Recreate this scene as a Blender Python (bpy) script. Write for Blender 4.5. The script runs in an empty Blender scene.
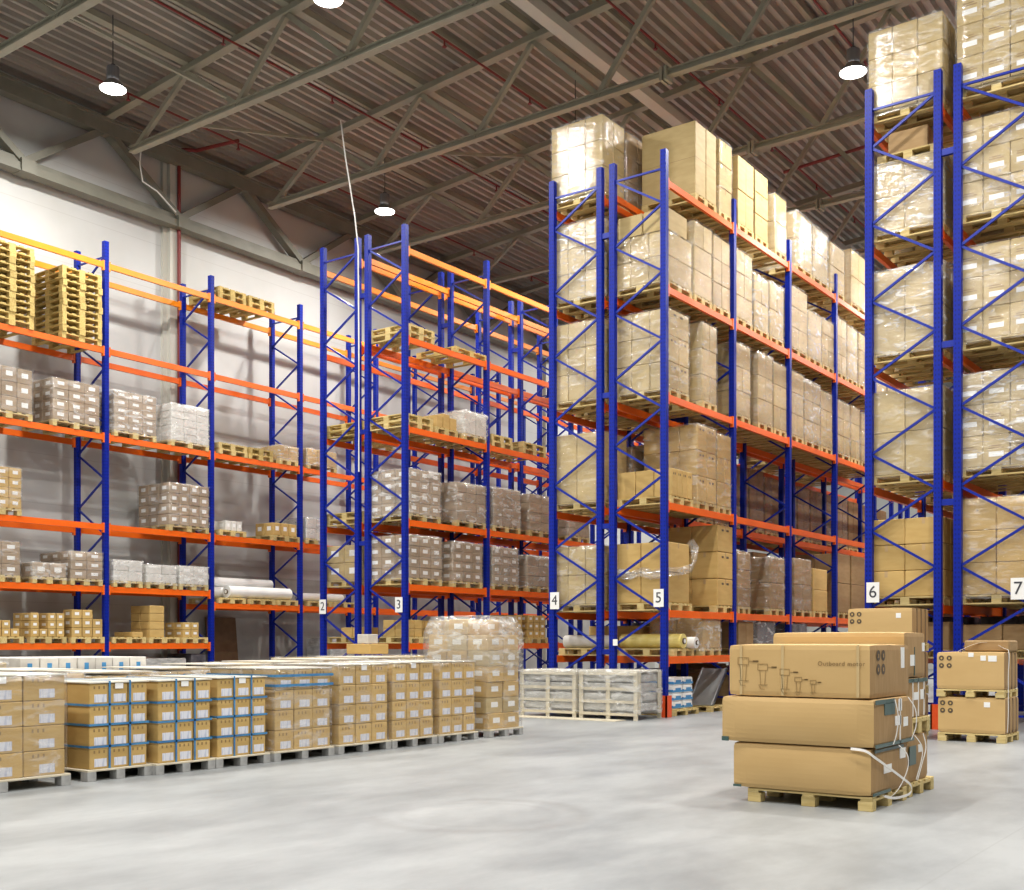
import bpy, bmesh, math, random
from math import sin, cos, pi, radians
from mathutils import Vector, Matrix

random.seed(7)
scene = bpy.context.scene
COL = scene.collection

# ------------------------------------------------------------------ materials
def new_mat(name, color, rough=.6, metal=0.0, spec=.5):
    m = bpy.data.materials.new(name); m.use_nodes = True
    nt = m.node_tree; b = nt.nodes['Principled BSDF']
    b.inputs['Base Color'].default_value = (*color, 1)
    b.inputs['Roughness'].default_value = rough
    b.inputs['Metallic'].default_value = metal
    b.inputs['Specular IOR Level'].default_value = spec
    return m, nt, b

def noise_mat(name, c1, c2, scale=4, rough=.6, metal=0.0, detail=4, stretch=(1, 1, 1), vary=0.0, bump=0.0, spec=.5, lo=.35, hi=.65):
    m, nt, b = new_mat(name, c1, rough, metal, spec)
    N, L = nt.nodes, nt.links
    tc = N.new('ShaderNodeTexCoord'); mp = N.new('ShaderNodeMapping'); mp.inputs['Scale'].default_value = stretch
    nz = N.new('ShaderNodeTexNoise'); nz.inputs['Scale'].default_value = scale; nz.inputs['Detail'].default_value = detail
    L.new(tc.outputs['Object'], mp.inputs['Vector'])
    cr = N.new('ShaderNodeValToRGB'); cr.color_ramp.elements[0].position = lo; cr.color_ramp.elements[1].position = hi
    cr.color_ramp.elements[0].color = (*c1, 1); cr.color_ramp.elements[1].color = (*c2, 1)
    L.new(nz.outputs['Fac'], cr.inputs['Fac'])
    out = cr.outputs['Color']
    if vary:
        oi = N.new('ShaderNodeObjectInfo')
        add = N.new('ShaderNodeVectorMath'); add.operation = 'SCALE'; add.inputs['Scale'].default_value = 37
        cmb = N.new('ShaderNodeCombineXYZ')
        for k in range(3): L.new(oi.outputs['Random'], cmb.inputs[k])
        L.new(cmb.outputs[0], add.inputs[0])
        a2 = N.new('ShaderNodeVectorMath'); L.new(mp.outputs[0], a2.inputs[0]); L.new(add.outputs[0], a2.inputs[1])
        L.new(a2.outputs[0], nz.inputs['Vector'])
        hs = N.new('ShaderNodeHueSaturation')
        mr = N.new('ShaderNodeMapRange'); mr.inputs['To Min'].default_value = 1 - vary; mr.inputs['To Max'].default_value = 1 + vary
        L.new(oi.outputs['Random'], mr.inputs['Value']); L.new(mr.outputs[0], hs.inputs['Value'])
        L.new(out, hs.inputs['Color']); out = hs.outputs['Color']
    else:
        L.new(mp.outputs[0], nz.inputs['Vector'])
    L.new(out, b.inputs['Base Color'])
    if bump:
        bp = N.new('ShaderNodeBump'); bp.inputs['Strength'].default_value = bump; bp.inputs['Distance'].default_value = .02
        L.new(nz.outputs['Fac'], bp.inputs['Height']); L.new(bp.outputs[0], b.inputs['Normal'])
    return m

M = {}
M['kraft'] = noise_mat('kraft_cardboard', (.51, .335, .115), (.56, .38, .14), 3, .7, vary=.10, stretch=(1, 1, 4), spec=.3)
M['pale'] = noise_mat('pale_cardboard', (.445, .33, .145), (.50, .38, .18), 3, .65, vary=.10, stretch=(1, 1, 4), spec=.35)
M['brown'] = noise_mat('brown_cardboard', (.31, .195, .085), (.36, .235, .11), 3, .7, vary=.12, stretch=(1, 1, 4), spec=.3)
M['grey'] = noise_mat('greyish_cardboard', (.32, .235, .15), (.39, .295, .20), 3, .65, vary=.12, stretch=(1, 1, 4), spec=.35)
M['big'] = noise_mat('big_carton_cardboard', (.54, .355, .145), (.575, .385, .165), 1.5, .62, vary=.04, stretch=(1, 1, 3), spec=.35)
M['end'] = noise_mat('shaded_end_cardboard', (.35, .215, .09), (.40, .25, .11), 5, .65, stretch=(1, 6, 1), spec=.35)  # darker brown for end faces, their shade put into the colour
M['white_goods'] = noise_mat('white_carton', (.58, .555, .51), (.68, .66, .62), 6, .5, vary=.08)
M['tape'] = new_mat('packing_tape', (.52, .36, .19), .25, spec=.6)[0]
M['print'] = new_mat('black_print', (.09, .06, .035), .6)[0]
M['faint'] = new_mat('faint_print', (.27, .17, .065), .7)[0]
M['faint2'] = new_mat('very_faint_print', (.36, .235, .09), .7)[0]
M['teal'] = new_mat('teal_tape', (.05, .10, .09), .35)[0]
M['white'] = new_mat('white_paint', (.85, .85, .83), .45)[0]
M['strapw'] = new_mat('white_strap', (.80, .78, .74), .35)[0]
M['strapb'] = noise_mat('blue_strap', (.035, .16, .36), (.07, .25, .46), 9, .35)
M['wood'] = noise_mat('pallet_wood', (.52, .385, .15), (.64, .51, .24), 5, .75, vary=.12, stretch=(.6, 6, 6), spec=.25)
M['wood_old'] = noise_mat('weathered_pallet_wood', (.44, .31, .10), (.60, .46, .18), 5, .8, vary=.15, stretch=(.6, 6, 6), spec=.2)
M['grey_block'] = noise_mat('grey_pallet_block', (.30, .30, .29), (.42, .42, .41), 8, .8)
M['sheet'] = noise_mat('pale_deck_sheet', (.56, .50, .37), (.66, .60, .46), 5, .7)
M['topsheet'] = noise_mat('cream_cover_sheet', (.58, .53, .42), (.72, .69, .60), 6, .5, bump=.4)
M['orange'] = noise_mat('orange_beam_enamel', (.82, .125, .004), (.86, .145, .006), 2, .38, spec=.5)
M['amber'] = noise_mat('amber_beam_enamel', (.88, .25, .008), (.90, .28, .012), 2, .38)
M['redorange'] = new_mat('orange_guard', (.85, .10, .02), .4)[0]
M['steel_grey'] = noise_mat('grey_truss_paint', (.31, .295, .225), (.36, .345, .27), 2, .5, spec=.45)
M['deck'] = noise_mat('galvanised_deck', (.36, .33, .29), (.50, .465, .41), 1.2, .42, metal=.35, stretch=(4, .3, 1))
M['girder'] = noise_mat('girder_grey_darkened', (.17, .165, .13), (.21, .205, .165), 2, .55)  # truss grey set darker, strong lamp wash by the wall offset in the colour
M['band'] = new_mat('pale_band', (.56, .41, .20), .5)[0]
M['redpipe'] = new_mat('red_pipe', (.20, .022, .02), .5)[0]
M['lampgrey'] = new_mat('lamp_housing_grey', (.16, .16, .17), .4)[0]  # dark housing lightened, standing in for the glow that veils it
M['dark'] = new_mat('dark_housing', (.05, .05, .055), .5)[0]
M['cable'] = new_mat('white_cable', (.75, .74, .70), .5)[0]
M['galv'] = noise_mat('galvanised_plate', (.50, .53, .57), (.62, .65, .68), 5, .35, metal=.5)
M['yellow'] = noise_mat('yellow_wrap', (.72, .58, .16), (.80, .68, .26), 6, .35)
M['grey_sheet'] = noise_mat('grey_sheeting', (.42, .42, .40), (.62, .62, .60), 7, .3, stretch=(1, 1, 2.5), bump=.5, vary=.06)
M['brownboard'] = noise_mat('brown_board', (.13, .07, .03), (.17, .095, .045), 4, .6)
M['darkstuff'] = noise_mat('dark_goods', (.04, .04, .05), (.12, .11, .12), 5, .5, vary=.3)
M['paperblue'] = new_mat('blue_wrapper_print', (.06, .27, .55), .4)[0]
M['ink'] = new_mat('sign_ink', (.04, .04, .05), .5)[0]

def label_mat():
    m, nt, b = new_mat('barcode_label', (.8, .8, .85), .5)
    N, L = nt.nodes, nt.links
    tc = N.new('ShaderNodeTexCoord'); mp = N.new('ShaderNodeMapping'); mp.inputs['Scale'].default_value = (60, 60, 9)
    nz = N.new('ShaderNodeTexNoise'); nz.inputs['Scale'].default_value = 1; nz.inputs['Detail'].default_value = 1
    cr = N.new('ShaderNodeValToRGB'); cr.color_ramp.elements[0].position = .40; cr.color_ramp.elements[1].position = .52
    cr.color_ramp.elements[0].color = (.50, .53, .64, 1); cr.color_ramp.elements[1].color = (.68, .69, .75, 1)
    L.new(tc.outputs['Object'], mp.inputs[0]); L.new(mp.outputs[0], nz.inputs['Vector']); L.new(nz.outputs['Fac'], cr.inputs[0]); L.new(cr.outputs[0], b.inputs['Base Color'])
    return m
M['label'] = label_mat()

def post_mat():
    m, nt, b = new_mat('blue_post_enamel', (.012, .035, .42), .42, spec=.2)
    N, L = nt.nodes, nt.links
    tc = N.new('ShaderNodeTexCoord'); sp = N.new('ShaderNodeSeparateXYZ'); L.new(tc.outputs['Object'], sp.inputs[0])
    def math_(op, a, bval=None):
        n = N.new('ShaderNodeMath'); n.operation = op
        if hasattr(a, 'links'): L.new(a, n.inputs[0])
        else: n.inputs[0].default_value = a
        if bval is not None:
            if hasattr(bval, 'links'): L.new(bval, n.inputs[1])
            else: n.inputs[1].default_value = bval
        return n.outputs[0]
    zm = math_('LESS_THAN', math_('FRACT', math_('DIVIDE', sp.outputs['Z'], .075)), .42)
    def col(o): return math_('LESS_THAN', math_('ABSOLUTE', math_('SUBTRACT', math_('ABSOLUTE', o), .027)), .009)
    hole = math_('MULTIPLY', zm, math_('MAXIMUM', col(sp.outputs['X']), col(sp.outputs['Y'])))
    mx = N.new('ShaderNodeMix'); mx.data_type = 'RGBA'
    L.new(hole, mx.inputs[0]); mx.inputs[6].default_value = (.0025, .016, .28, 1); mx.inputs[7].default_value = (.003, .008, .10, 1)
    L.new(mx.outputs[2], b.inputs['Base Color'])
    return m
M['post'] = post_mat()
M['blue'] = new_mat('blue_brace_enamel', (.003, .018, .27), .38, spec=.35)[0]

def film_mat(name, base, streak, tint=(.9, .9, .9), scale=3.2):
    m = bpy.data.materials.new(name); m.use_nodes = True
    nt = m.node_tree; N, L = nt.nodes, nt.links
    b = N['Principled BSDF']; out = N['Material Output']
    b.inputs['Base Color'].default_value = (*tint, 1); b.inputs['Roughness'].default_value = .3
    gl = N.new('ShaderNodeBsdfGlossy'); gl.inputs['Roughness'].default_value = .13; gl.inputs[0].default_value = (1, 1, 1, 1)
    tr = N.new('ShaderNodeBsdfTransparent'); tr.inputs[0].default_value = (.97, .97, .97, 1)
    tc = N.new('ShaderNodeTexCoord'); oi = N.new('ShaderNodeObjectInfo')
    cmb = N.new('ShaderNodeCombineXYZ')
    for k in range(3): L.new(oi.outputs['Random'], cmb.inputs[k])
    sc = N.new('ShaderNodeVectorMath'); sc.operation = 'SCALE'; sc.inputs['Scale'].default_value = 29; L.new(cmb.outputs[0], sc.inputs[0])
    ad = N.new('ShaderNodeVectorMath'); L.new(tc.outputs['Object'], ad.inputs[0]); L.new(sc.outputs[0], ad.inputs[1])
    mp = N.new('ShaderNodeMapping'); mp.inputs['Scale'].default_value = (1, 1, 2.6); mp.inputs['Rotation'].default_value = (.25, .2, 0)
    L.new(ad.outputs[0], mp.inputs[0])
    nz = N.new('ShaderNodeTexNoise'); nz.inputs['Scale'].default_value = scale; nz.inputs['Detail'].default_value = 5; nz.inputs['Distortion'].default_value = 1.2
    L.new(mp.outputs[0], nz.inputs['Vector'])
    cr = N.new('ShaderNodeValToRGB'); cr.color_ramp.elements[0].position = .50; cr.color_ramp.elements[1].position = .74
    cr.color_ramp.elements[0].color = (base, base, base, 1); cr.color_ramp.elements[1].color = (streak, streak, streak, 1)
    L.new(nz.outputs['Fac'], cr.inputs[0])
    mg = N.new('ShaderNodeMixShader'); mg.inputs[0].default_value = .07; L.new(tr.outputs[0], mg.inputs[1]); L.new(gl.outputs[0], mg.inputs[2])
    mix = N.new('ShaderNodeMixShader'); L.new(cr.outputs[0], mix.inputs[0]); L.new(mg.outputs[0], mix.inputs[1]); L.new(b.outputs[0], mix.inputs[2])
    bp = N.new('ShaderNodeBump'); bp.inputs['Strength'].default_value = .7; bp.inputs['Distance'].default_value = .03
    n2 = N.new('ShaderNodeTexNoise'); n2.inputs['Scale'].default_value = scale * 2; n2.inputs['Detail'].default_value = 3
    L.new(mp.outputs[0], n2.inputs['Vector']); L.new(n2.outputs['Fac'], bp.inputs['Height']); L.new(bp.outputs[0], b.inputs['Normal']); L.new(bp.outputs[0], gl.inputs['Normal'])
    L.new(mix.outputs[0], out.inputs['Surface'])
    return m
M['film'] = film_mat('clear_stretch_film', .03, .34)
M['film_milky'] = film_mat('milky_stretch_film', .10, .62, (.88, .88, .86))
M['film_light'] = film_mat('thin_stretch_film', .015, .18)

# floor / wall
def floor_mat():
    m, nt, b = new_mat('polished_concrete', (.5, .5, .5), .34, spec=.45)
    N, L = nt.nodes, nt.links
    tc = N.new('ShaderNodeTexCoord')
    n1 = N.new('ShaderNodeTexNoise'); n1.inputs['Scale'].default_value = .7; n1.inputs['Detail'].default_value = 10; n1.inputs['Roughness'].default_value = .70
    mp = N.new('ShaderNodeMapping'); mp.inputs['Scale'].default_value = (1, .45, 1); mp.inputs['Rotation'].default_value = (0, 0, .5)
    L.new(tc.outputs['Object'], mp.inputs[0]); L.new(mp.outputs[0], n1.inputs['Vector'])
    cr = N.new('ShaderNodeValToRGB'); cr.color_ramp.elements[0].position = .36; cr.color_ramp.elements[1].position = .62
    cr.color_ramp.elements[0].color = (.225, .238, .246, 1); cr.color_ramp.elements[1].color = (.37, .385, .388, 1)
    L.new(n1.outputs['Fac'], cr.inputs[0])
    # scuffs: thin curved tyre arcs
    n3 = N.new('ShaderNodeTexNoise'); n3.inputs['Scale'].default_value = 6; n3.inputs['Detail'].default_value = 6
    L.new(tc.outputs['Object'], n3.inputs['Vector'])
    sp = N.new('ShaderNodeSeparateXYZ'); L.new(tc.outputs['Object'], sp.inputs[0])
    def mth(op, a, b_=None, c=None):
        n = N.new('ShaderNodeMath'); n.operation = op
        for k, v in enumerate((a, b_, c)):
            if v is None: continue
            if hasattr(v, 'links'): L.new(v, n.inputs[k])
            else: n.inputs[k].default_value = v
        return n.outputs[0]
    def arc(cx, cy, r, w, x0, strength):
        dx = mth('SUBTRACT', sp.outputs['X'], cx); dy = mth('SUBTRACT', sp.outputs['Y'], cy)
        d = mth('SQRT', mth('ADD', mth('MULTIPLY', dx, dx), mth('MULTIPLY', dy, dy)))
        band = mth('SUBTRACT', 1, mth('MINIMUM', 1, mth('DIVIDE', mth('ABSOLUTE', mth('SUBTRACT', d, r)), w)))
        side = mth('GREATER_THAN', sp.outputs['X'], x0)
        return mth('MULTIPLY', mth('MULTIPLY', mth('MULTIPLY', band, side), n3.outputs['Fac']), strength)
    sc = mth('ADD', mth('ADD', arc(-5.6, 7.2, .85, .14, -6.2, .9), arc(-5.6, 7.2, .62, .07, -6.3, .4)), arc(-3.2, 5.8, 1.6, .08, -3.6, .35))
    joint = mth('LESS_THAN', mth('ABSOLUTE', mth('SUBTRACT', mth('FRACT', mth('DIVIDE', mth('ADD', sp.outputs['X'], 4.9), 6.0)), .5)), .0012)
    sc = mth('ADD', sc, mth('MULTIPLY', joint, .25))
    mx = N.new('ShaderNodeMix'); mx.data_type = 'RGBA'; L.new(sc, mx.inputs[0]); L.new(cr.outputs[0], mx.inputs[6]); mx.inputs[7].default_value = (.22, .22, .22, 1)
    L.new(mx.outputs[2], b.inputs['Base Color'])
    rr = N.new('ShaderNodeMapRange'); rr.inputs['To Min'].default_value = .30; rr.inputs['To Max'].default_value = .48
    L.new(n1.outputs['Fac'], rr.inputs['Value']); L.new(rr.outputs[0], b.inputs['Roughness'])
    return m
M['floor'] = floor_mat()

def wall_mat():
    m, nt, b = new_mat('white_wall_panels', (.62, .615, .58), .5)
    N, L = nt.nodes, nt.links
    tc = N.new('ShaderNodeTexCoord'); sp = N.new('ShaderNodeSeparateXYZ'); L.new(tc.outputs['Object'], sp.inputs[0])
    nz = N.new('ShaderNodeTexNoise'); nz.inputs['Scale'].default_value = .5; nz.inputs['Detail'].default_value = 5; L.new(tc.outputs['Object'], nz.inputs['Vector'])
    cr = N.new('ShaderNodeValToRGB'); cr.color_ramp.elements[0].color = (.47, .475, .455, 1); cr.color_ramp.elements[1].color = (.56, .57, .56, 1)
    cr.color_ramp.elements[0].position = .3; cr.color_ramp.elements[1].position = .65
    L.new(nz.outputs['Fac'], cr.inputs[0])
    def mth(op, a, b_):
        n = N.new('ShaderNodeMath'); n.operation = op
        for k, v in enumerate((a, b_)):
            if hasattr(v, 'links'): L.new(v, n.inputs[k])
            else: n.inputs[k].default_value = v
        return n.outputs[0]
    fr = N.new('ShaderNodeMath'); fr.operation = 'FRACT'; L.new(mth('DIVIDE', sp.outputs['Z'], 1.15), fr.inputs[0])
    line = mth('MULTIPLY', mth('LESS_THAN', fr.outputs[0], .015), .35)
    mx = N.new('ShaderNodeMix'); mx.data_type = 'RGBA'; L.new(line, mx.inputs[0]); L.new(cr.outputs[0], mx.inputs[6]); mx.inputs[7].default_value = (.35, .34, .32, 1)
    L.new(mx.outputs[2], b.inputs['Base Color'])
    return m
M['wall'] = wall_mat()
M['plinth'] = noise_mat('concrete_plinth', (.32, .31, .29), (.42, .41, .38), 1.2, .7)
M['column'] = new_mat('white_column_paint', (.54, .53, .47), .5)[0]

def emit_mat(name, col, s):
    m = bpy.data.materials.new(name); m.use_nodes = True
    nt = m.node_tree; nt.nodes.remove(nt.nodes['Principled BSDF'])
    e = nt.nodes.new('ShaderNodeEmission'); e.inputs[0].default_value = (*col, 1); e.inputs[1].default_value = s
    nt.links.new(e.outputs[0], nt.nodes['Material Output'].inputs[0]); return m
M['lamp'] = emit_mat('lit_lens', (1, .98, .94), 14)

# ------------------------------------------------------------------ mesh builder
class MB:
    def __init__(s): s.v = []; s.f = []; s.m = []; s.mats = []
    def mi(s, mat):
        mat = M[mat] if isinstance(mat, str) else mat
        if mat not in s.mats: s.mats.append(mat)
        return s.mats.index(mat)
    def add(s, vs, fs, mat):
        o = len(s.v); k = s.mi(mat)
        s.v += [tuple(p) for p in vs]
        for f in fs: s.f.append([o + i for i in f]); s.m.append(k)
    def box(s, x0, x1, y0, y1, z0, z1, mat):
        s.add([(x0, y0, z0), (x1, y0, z0), (x1, y1, z0), (x0, y1, z0), (x0, y0, z1), (x1, y0, z1), (x1, y1, z1), (x0, y1, z1)],
              [(3, 2, 1, 0), (4, 5, 6, 7), (0, 1, 5, 4), (1, 2, 6, 5), (2, 3, 7, 6), (3, 0, 4, 7)], mat)
    def cbox(s, x0, x1, y0, y1, z0, z1, mat, c=.008):
        vs = []; idx = {}
        X, Y, Z = (x0, x1), (y0, y1), (z0, z1)
        for a in (0, 1):
            for b in (0, 1):
                for d in (0, 1):
                    sx, sy, sz = (1, -1)[a], (1, -1)[b], (1, -1)[d]
                    for ax in range(3):
                        p = [X[a] + sx * c, Y[b] + sy * c, Z[d] + sz * c]
                        p[ax] = (X[a], Y[b], Z[d])[ax]
                        idx[a, b, d, ax] = len(vs); vs.append(p)
        fs = []
        for ax in range(3):
            o1, o2 = [(1, 2), (0, 2), (0, 1)][ax]
            for e in (0, 1):
                q = []
                for (i, j) in ((0, 0), (1, 0), (1, 1), (0, 1)):
                    k = [0, 0, 0]; k[ax] = e; k[o1] = i; k[o2] = j; q.append(idx[(*k, ax)])
                fs.append(q)
            for i in (0, 1):
                for j in (0, 1):
                    k0 = [0, 0, 0]; k0[o1] = i; k0[o2] = j; k1 = list(k0); k1[ax] = 1
                    fs.append([idx[(*k0, o1)], idx[(*k1, o1)], idx[(*k1, o2)], idx[(*k0, o2)]])
        for a in (0, 1):
            for b in (0, 1):
                for d in (0, 1): fs.append([idx[a, b, d, 0], idx[a, b, d, 1], idx[a, b, d, 2]])
        ctr = Vector(((x0 + x1) / 2, (y0 + y1) / 2, (z0 + z1) / 2))
        out = []
        for f in fs:
            P = [Vector(vs[i]) for i in f]; n = (P[1] - P[0]).cross(P[2] - P[0])
            mid = sum(P, Vector()) / len(P)
            out.append(f if n.dot(mid - ctr) > 0 else f[::-1])
        s.add(vs, out, mat)
    def bar(s, p0, p1, w, h, mat, up=(0, 0, 1)):
        p0, p1 = Vector(p0), Vector(p1); d = (p1 - p0).normalized()
        u = Vector(up); a = d.cross(u)
        if a.length < 1e-4: a = d.cross(Vector((1, 0, 0)))
        a.normalize(); b = a.cross(d).normalized()
        a *= w / 2; b *= h / 2
        vs = [p0 - a - b, p0 + a - b, p0 + a + b, p0 - a + b, p1 - a - b, p1 + a - b, p1 + a + b, p1 - a + b]
        s.add(vs, [(0, 1, 2, 3), (7, 6, 5, 4), (4, 5, 1, 0), (5, 6, 2, 1), (6, 7, 3, 2), (7, 4, 0, 3)], mat)
    def tube(s, pts, r, mat, n=8, cap=True, r2=None):
        pts = [Vector(p) for p in pts]; rings = []
        for i, p in enumerate(pts):
            d = (pts[min(i + 1, len(pts) - 1)] - pts[max(i - 1, 0)]).normalized()
            a = d.cross(Vector((0, 0, 1)))
            if a.length < 1e-3: a = Vector((1, 0, 0))
            a.normalize(); b = d.cross(a)
            rr = r if r2 is None else r + (r2 - r) * i / (len(pts) - 1)
            rings.append([p + (a * cos(2 * pi * k / n) + b * sin(2 * pi * k / n)) * rr for k in range(n)])
        vs = [q for rg in rings for q in rg]; fs = []
        for i in range(len(pts) - 1):
            for k in range(n):
                k2 = (k + 1) % n; fs.append((i * n + k, i * n + k2, (i + 1) * n + k2, (i + 1) * n + k))
        if cap: fs += [tuple(range(n))[::-1], tuple((len(pts) - 1) * n + k for k in range(n))]
        s.add(vs, fs, mat)
    def ribbon(s, pts, wdir, w, t, mat):
        pts = [Vector(p) for p in pts]; wd = Vector(wdir).normalized() * w / 2
        vs = []; n = len(pts)
        for i, p in enumerate(pts):
            d = pts[min(i + 1, n - 1)] - pts[max(i - 1, 0)]
            nn = d.cross(wd)
            nn = nn.normalized() * t / 2 if nn.length > 1e-9 else Vector((0, 0, t / 2))
            vs += [p - wd - nn, p + wd - nn, p + wd + nn, p - wd + nn]
        fs = [(0, 1, 2, 3), tuple((n - 1) * 4 + k for k in (3, 2, 1, 0))]
        for i in range(n - 1):
            for k in range(4):
                k2 = (k + 1) % 4; fs.append((i * 4 + k, (i + 1) * 4 + k, (i + 1) * 4 + k2, i * 4 + k2))
        s.add(vs, fs, mat)
    def disc(s, c, r, axis, mat, n=14, rx=None):
        c = Vector(c); rx = rx or r
        ax = {'x': (Vector((0, 1, 0)), Vector((0, 0, 1))), 'y': (Vector((1, 0, 0)), Vector((0, 0, 1))), 'z': (Vector((1, 0, 0)), Vector((0, 1, 0)))}[axis]
        s.add([c + ax[0] * cos(2 * pi * k / n) * rx + ax[1] * sin(2 * pi * k / n) * r for k in range(n)], [tuple(range(n))], mat)
    def mesh(s, name, smooth=False):
        me = bpy.data.meshes.new(name); me.from_pydata(s.v, [], s.f)
        for m in s.mats: me.materials.append(m)
        me.polygons.foreach_set('material_index', s.m)
        if smooth: me.polygons.foreach_set('use_smooth', [True] * len(s.f))
        me.update(); return me
    def build(s, name, parent=None, loc=(0, 0, 0), smooth=False):
        return link(name, s.mesh(name, smooth), parent, loc)

def link(name, data, parent=None, loc=(0, 0, 0)):
    o = bpy.data.objects.new(name, data); COL.objects.link(o); o.location = loc
    if parent: o.parent = parent
    return o
def tag(o, label=None, cat=None, group=None, kind=None):
    if label: o['label'] = label
    if cat: o['category'] = cat
    if group: o['group'] = group
    if kind: o['kind'] = kind
    return o
def thing(name, label, cat, loc=(0, 0, 0), group=None, kind=None):
    o = bpy.data.objects.new(name, None); COL.objects.link(o); o.location = loc; o.empty_display_size = .1
    return tag(o, label, cat, group, kind)
ORD = ['first', 'second', 'third', 'fourth', 'fifth', 'sixth', 'seventh', 'eighth', 'ninth', 'tenth', 'eleventh', 'twelfth', 'thirteenth',
       'fourteenth', 'fifteenth', 'sixteenth', 'seventeenth', 'eighteenth', 'nineteenth', 'twentieth', 'twenty-first', 'twenty-second', 'twenty-third']

# ------------------------------------------------------------------ setting
def struct(name, mb, loc=(0, 0, 0), label=None, cat=None, parent=None):
    o = mb.build(name, parent, loc)
    if parent is None: tag(o, label, cat, None, 'structure')
    return o
WX = -24.3            # wall face
YN, YF = -6.0, 60.0   # extent along the aisles
XR = 12.0
b = MB(); b.box(WX - .3, XR, YN, YF, -.2, 0, 'floor'); struct('floor', b, label='light grey polished concrete warehouse floor with faint tyre scuffs', cat='floor')
b = MB(); b.box(WX - .3, WX, YN, YF, 0, 15.2, 'wall'); struct('wall_left', b, label='white panelled side wall behind the empty orange racks', cat='wall')
b = MB(); b.box(WX, XR, YF, YF + .3, 0, 17.5, 'wall'); struct('wall_far', b, label='pale far end wall beyond the racks', cat='wall')
b = MB(); b.box(WX, WX + .04, 18.75, 43.9, 0, 3.2, 'plinth'); struct('trim_1', b, label='darker grey lower band of the side wall', cat='wall trim')
SL = .074
def zroof(x): return 14.17 + SL * (x + 22.6)
# corrugated deck
b = MB(); per = .25; amp = .14
x = WX - .3; prof = []
while x < XR:
    z = zroof(x) + .22
    prof += [(x, z), (x + .085, z), (x + .115, z + amp), (x + .22, z + amp)]
    x += per
n = len(prof); vs = []
ys = [YN, 10, 27, 44, YF]
for yy in ys: vs += [(px, yy, pz) for px, pz in prof]
fs = []
for j in range(len(ys) - 1):
    for i in range(n - 1): fs.append((j * n + i, (j + 1) * n + i, (j + 1) * n + i + 1, j * n + i + 1))
b.add(vs, fs, 'deck'); struct('ceiling', b, label='grey corrugated metal roof deck', cat='ceiling')

# purlins along y at each upper truss node
NODE_U = [-20.9 + 3.26 * k for k in range(10)]
NODE_L = [-22.85, -19.2] + [-15.95 + 3.26 * k for k in range(8)]
b = None
for i, xu in enumerate(NODE_U):
    b = MB(); z = zroof(xu) + .13
    b.box(xu - .10, xu + .10, YN, YF, z - .06, z + .08, 'steel_grey')
    struct('roof_purlin', b, label='grey steel purlin under the deck, %s out from the wall' % ORD[i], cat='purlin')
# mid purlins, thinner
for i in range(9):
    xu = NODE_U[i] + 1.63
    b = MB(); z = zroof(xu) + .13
    b.box(xu - .045, xu + .045, YN, YF, z - .03, z + .08, 'steel_grey')
    struct('roof_purlin', b, label='thin grey purlin midway between nodes, %s out from the wall' % ORD[i], cat='purlin')

TY = [7.75 + 4.25 * k for k in range(12)]
for k, ty in enumerate(TY):
    t = thing('roof_truss', 'grey steel roof truss spanning the hall, %s from the near end' % ORD[k], 'roof truss', (0, ty, 12.95), kind='structure')
    def P(x, z): return (x, 0, z - 12.95)
    b = MB(); b.bar(P(-22.95, 13.03), P(XR - 1, 13.03), .16, .03, 'steel_grey'); b.bar(P(-22.95, 12.97), P(XR - 1, 12.97), .05, .13, 'steel_grey')
    b.bar(P(-22.95, 12.915), P(XR - 1, 12.915), .17, .03, 'steel_grey')
    b.build('bottom_chord', t)
    b = MB(); b.bar(P(WX + .1, zroof(WX)), P(XR - 1, zroof(XR - 1)), .06, .17, 'steel_grey'); b.bar(P(WX + .1, zroof(WX) - .09), P(XR - 1, zroof(XR - 1) - .09), .20, .03, 'steel_grey')
    b.build('top_chord', t)
    b = MB(); b.box(-11.15, -11.09, -.14, .14, -.14, .14, 'steel_grey'); b.box(-11.05, -10.99, -.14, .14, -.14, .14, 'steel_grey'); b.build('splice_plate', t)
    webs = []
    for i, xl in enumerate(NODE_L):
        if i == 0: webs.append((xl + .1, NODE_U[0])); continue
        webs.append((xl, NODE_U[i - 1])); webs.append((xl, NODE_U[i]) if i < len(NODE_U) else None)
    webs = [w for w in webs if w]
    if ty < 36:
        for xl, xu in webs:
            b = MB(); b.bar(P(xl, 13.0), P(xu, zroof(xu) - .1), .10, .11, 'steel_grey'); b.build('web_member', t)
    else:
        b = MB()
        for xl, xu in webs: b.bar(P(xl, 13.0), P(xu, zroof(xu) - .1), .10, .11, 'steel_grey')
        b.build('web_lattice', t)
# sway braces between trusses
for k, (xa, ya, xb, yb) in enumerate([(-20.9, 20.5, -20.9, 16.25), (-17.64, 24.75, -17.64, 20.5), (-20.9, 12, -19.2, 16.25), (-11.1, 24.75, -11.1, 20.5), (-14.4, 29, -14.4, 24.75), (-7.8, 33.25, -7.8, 29)]):
    b = MB(); b.bar((xa, ya, zroof(xa) - .1), (xb, yb - .3 * (k == 2), 13.05), .07, .07, 'steel_grey')
    struct('roof_brace', b, label='slanting grey brace tying two roof trusses together, %s of the set' % ORD[k], cat='brace')
# tie beam, the warm light on it put into a pale colour
b = MB(); b.box(-13.25, -12.97, YN, YF, 14.1, 14.32, 'column'); struct('roof_tie_beam', b, label='pale boxed beam running along the roof through the trusses', cat='beam')

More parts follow.
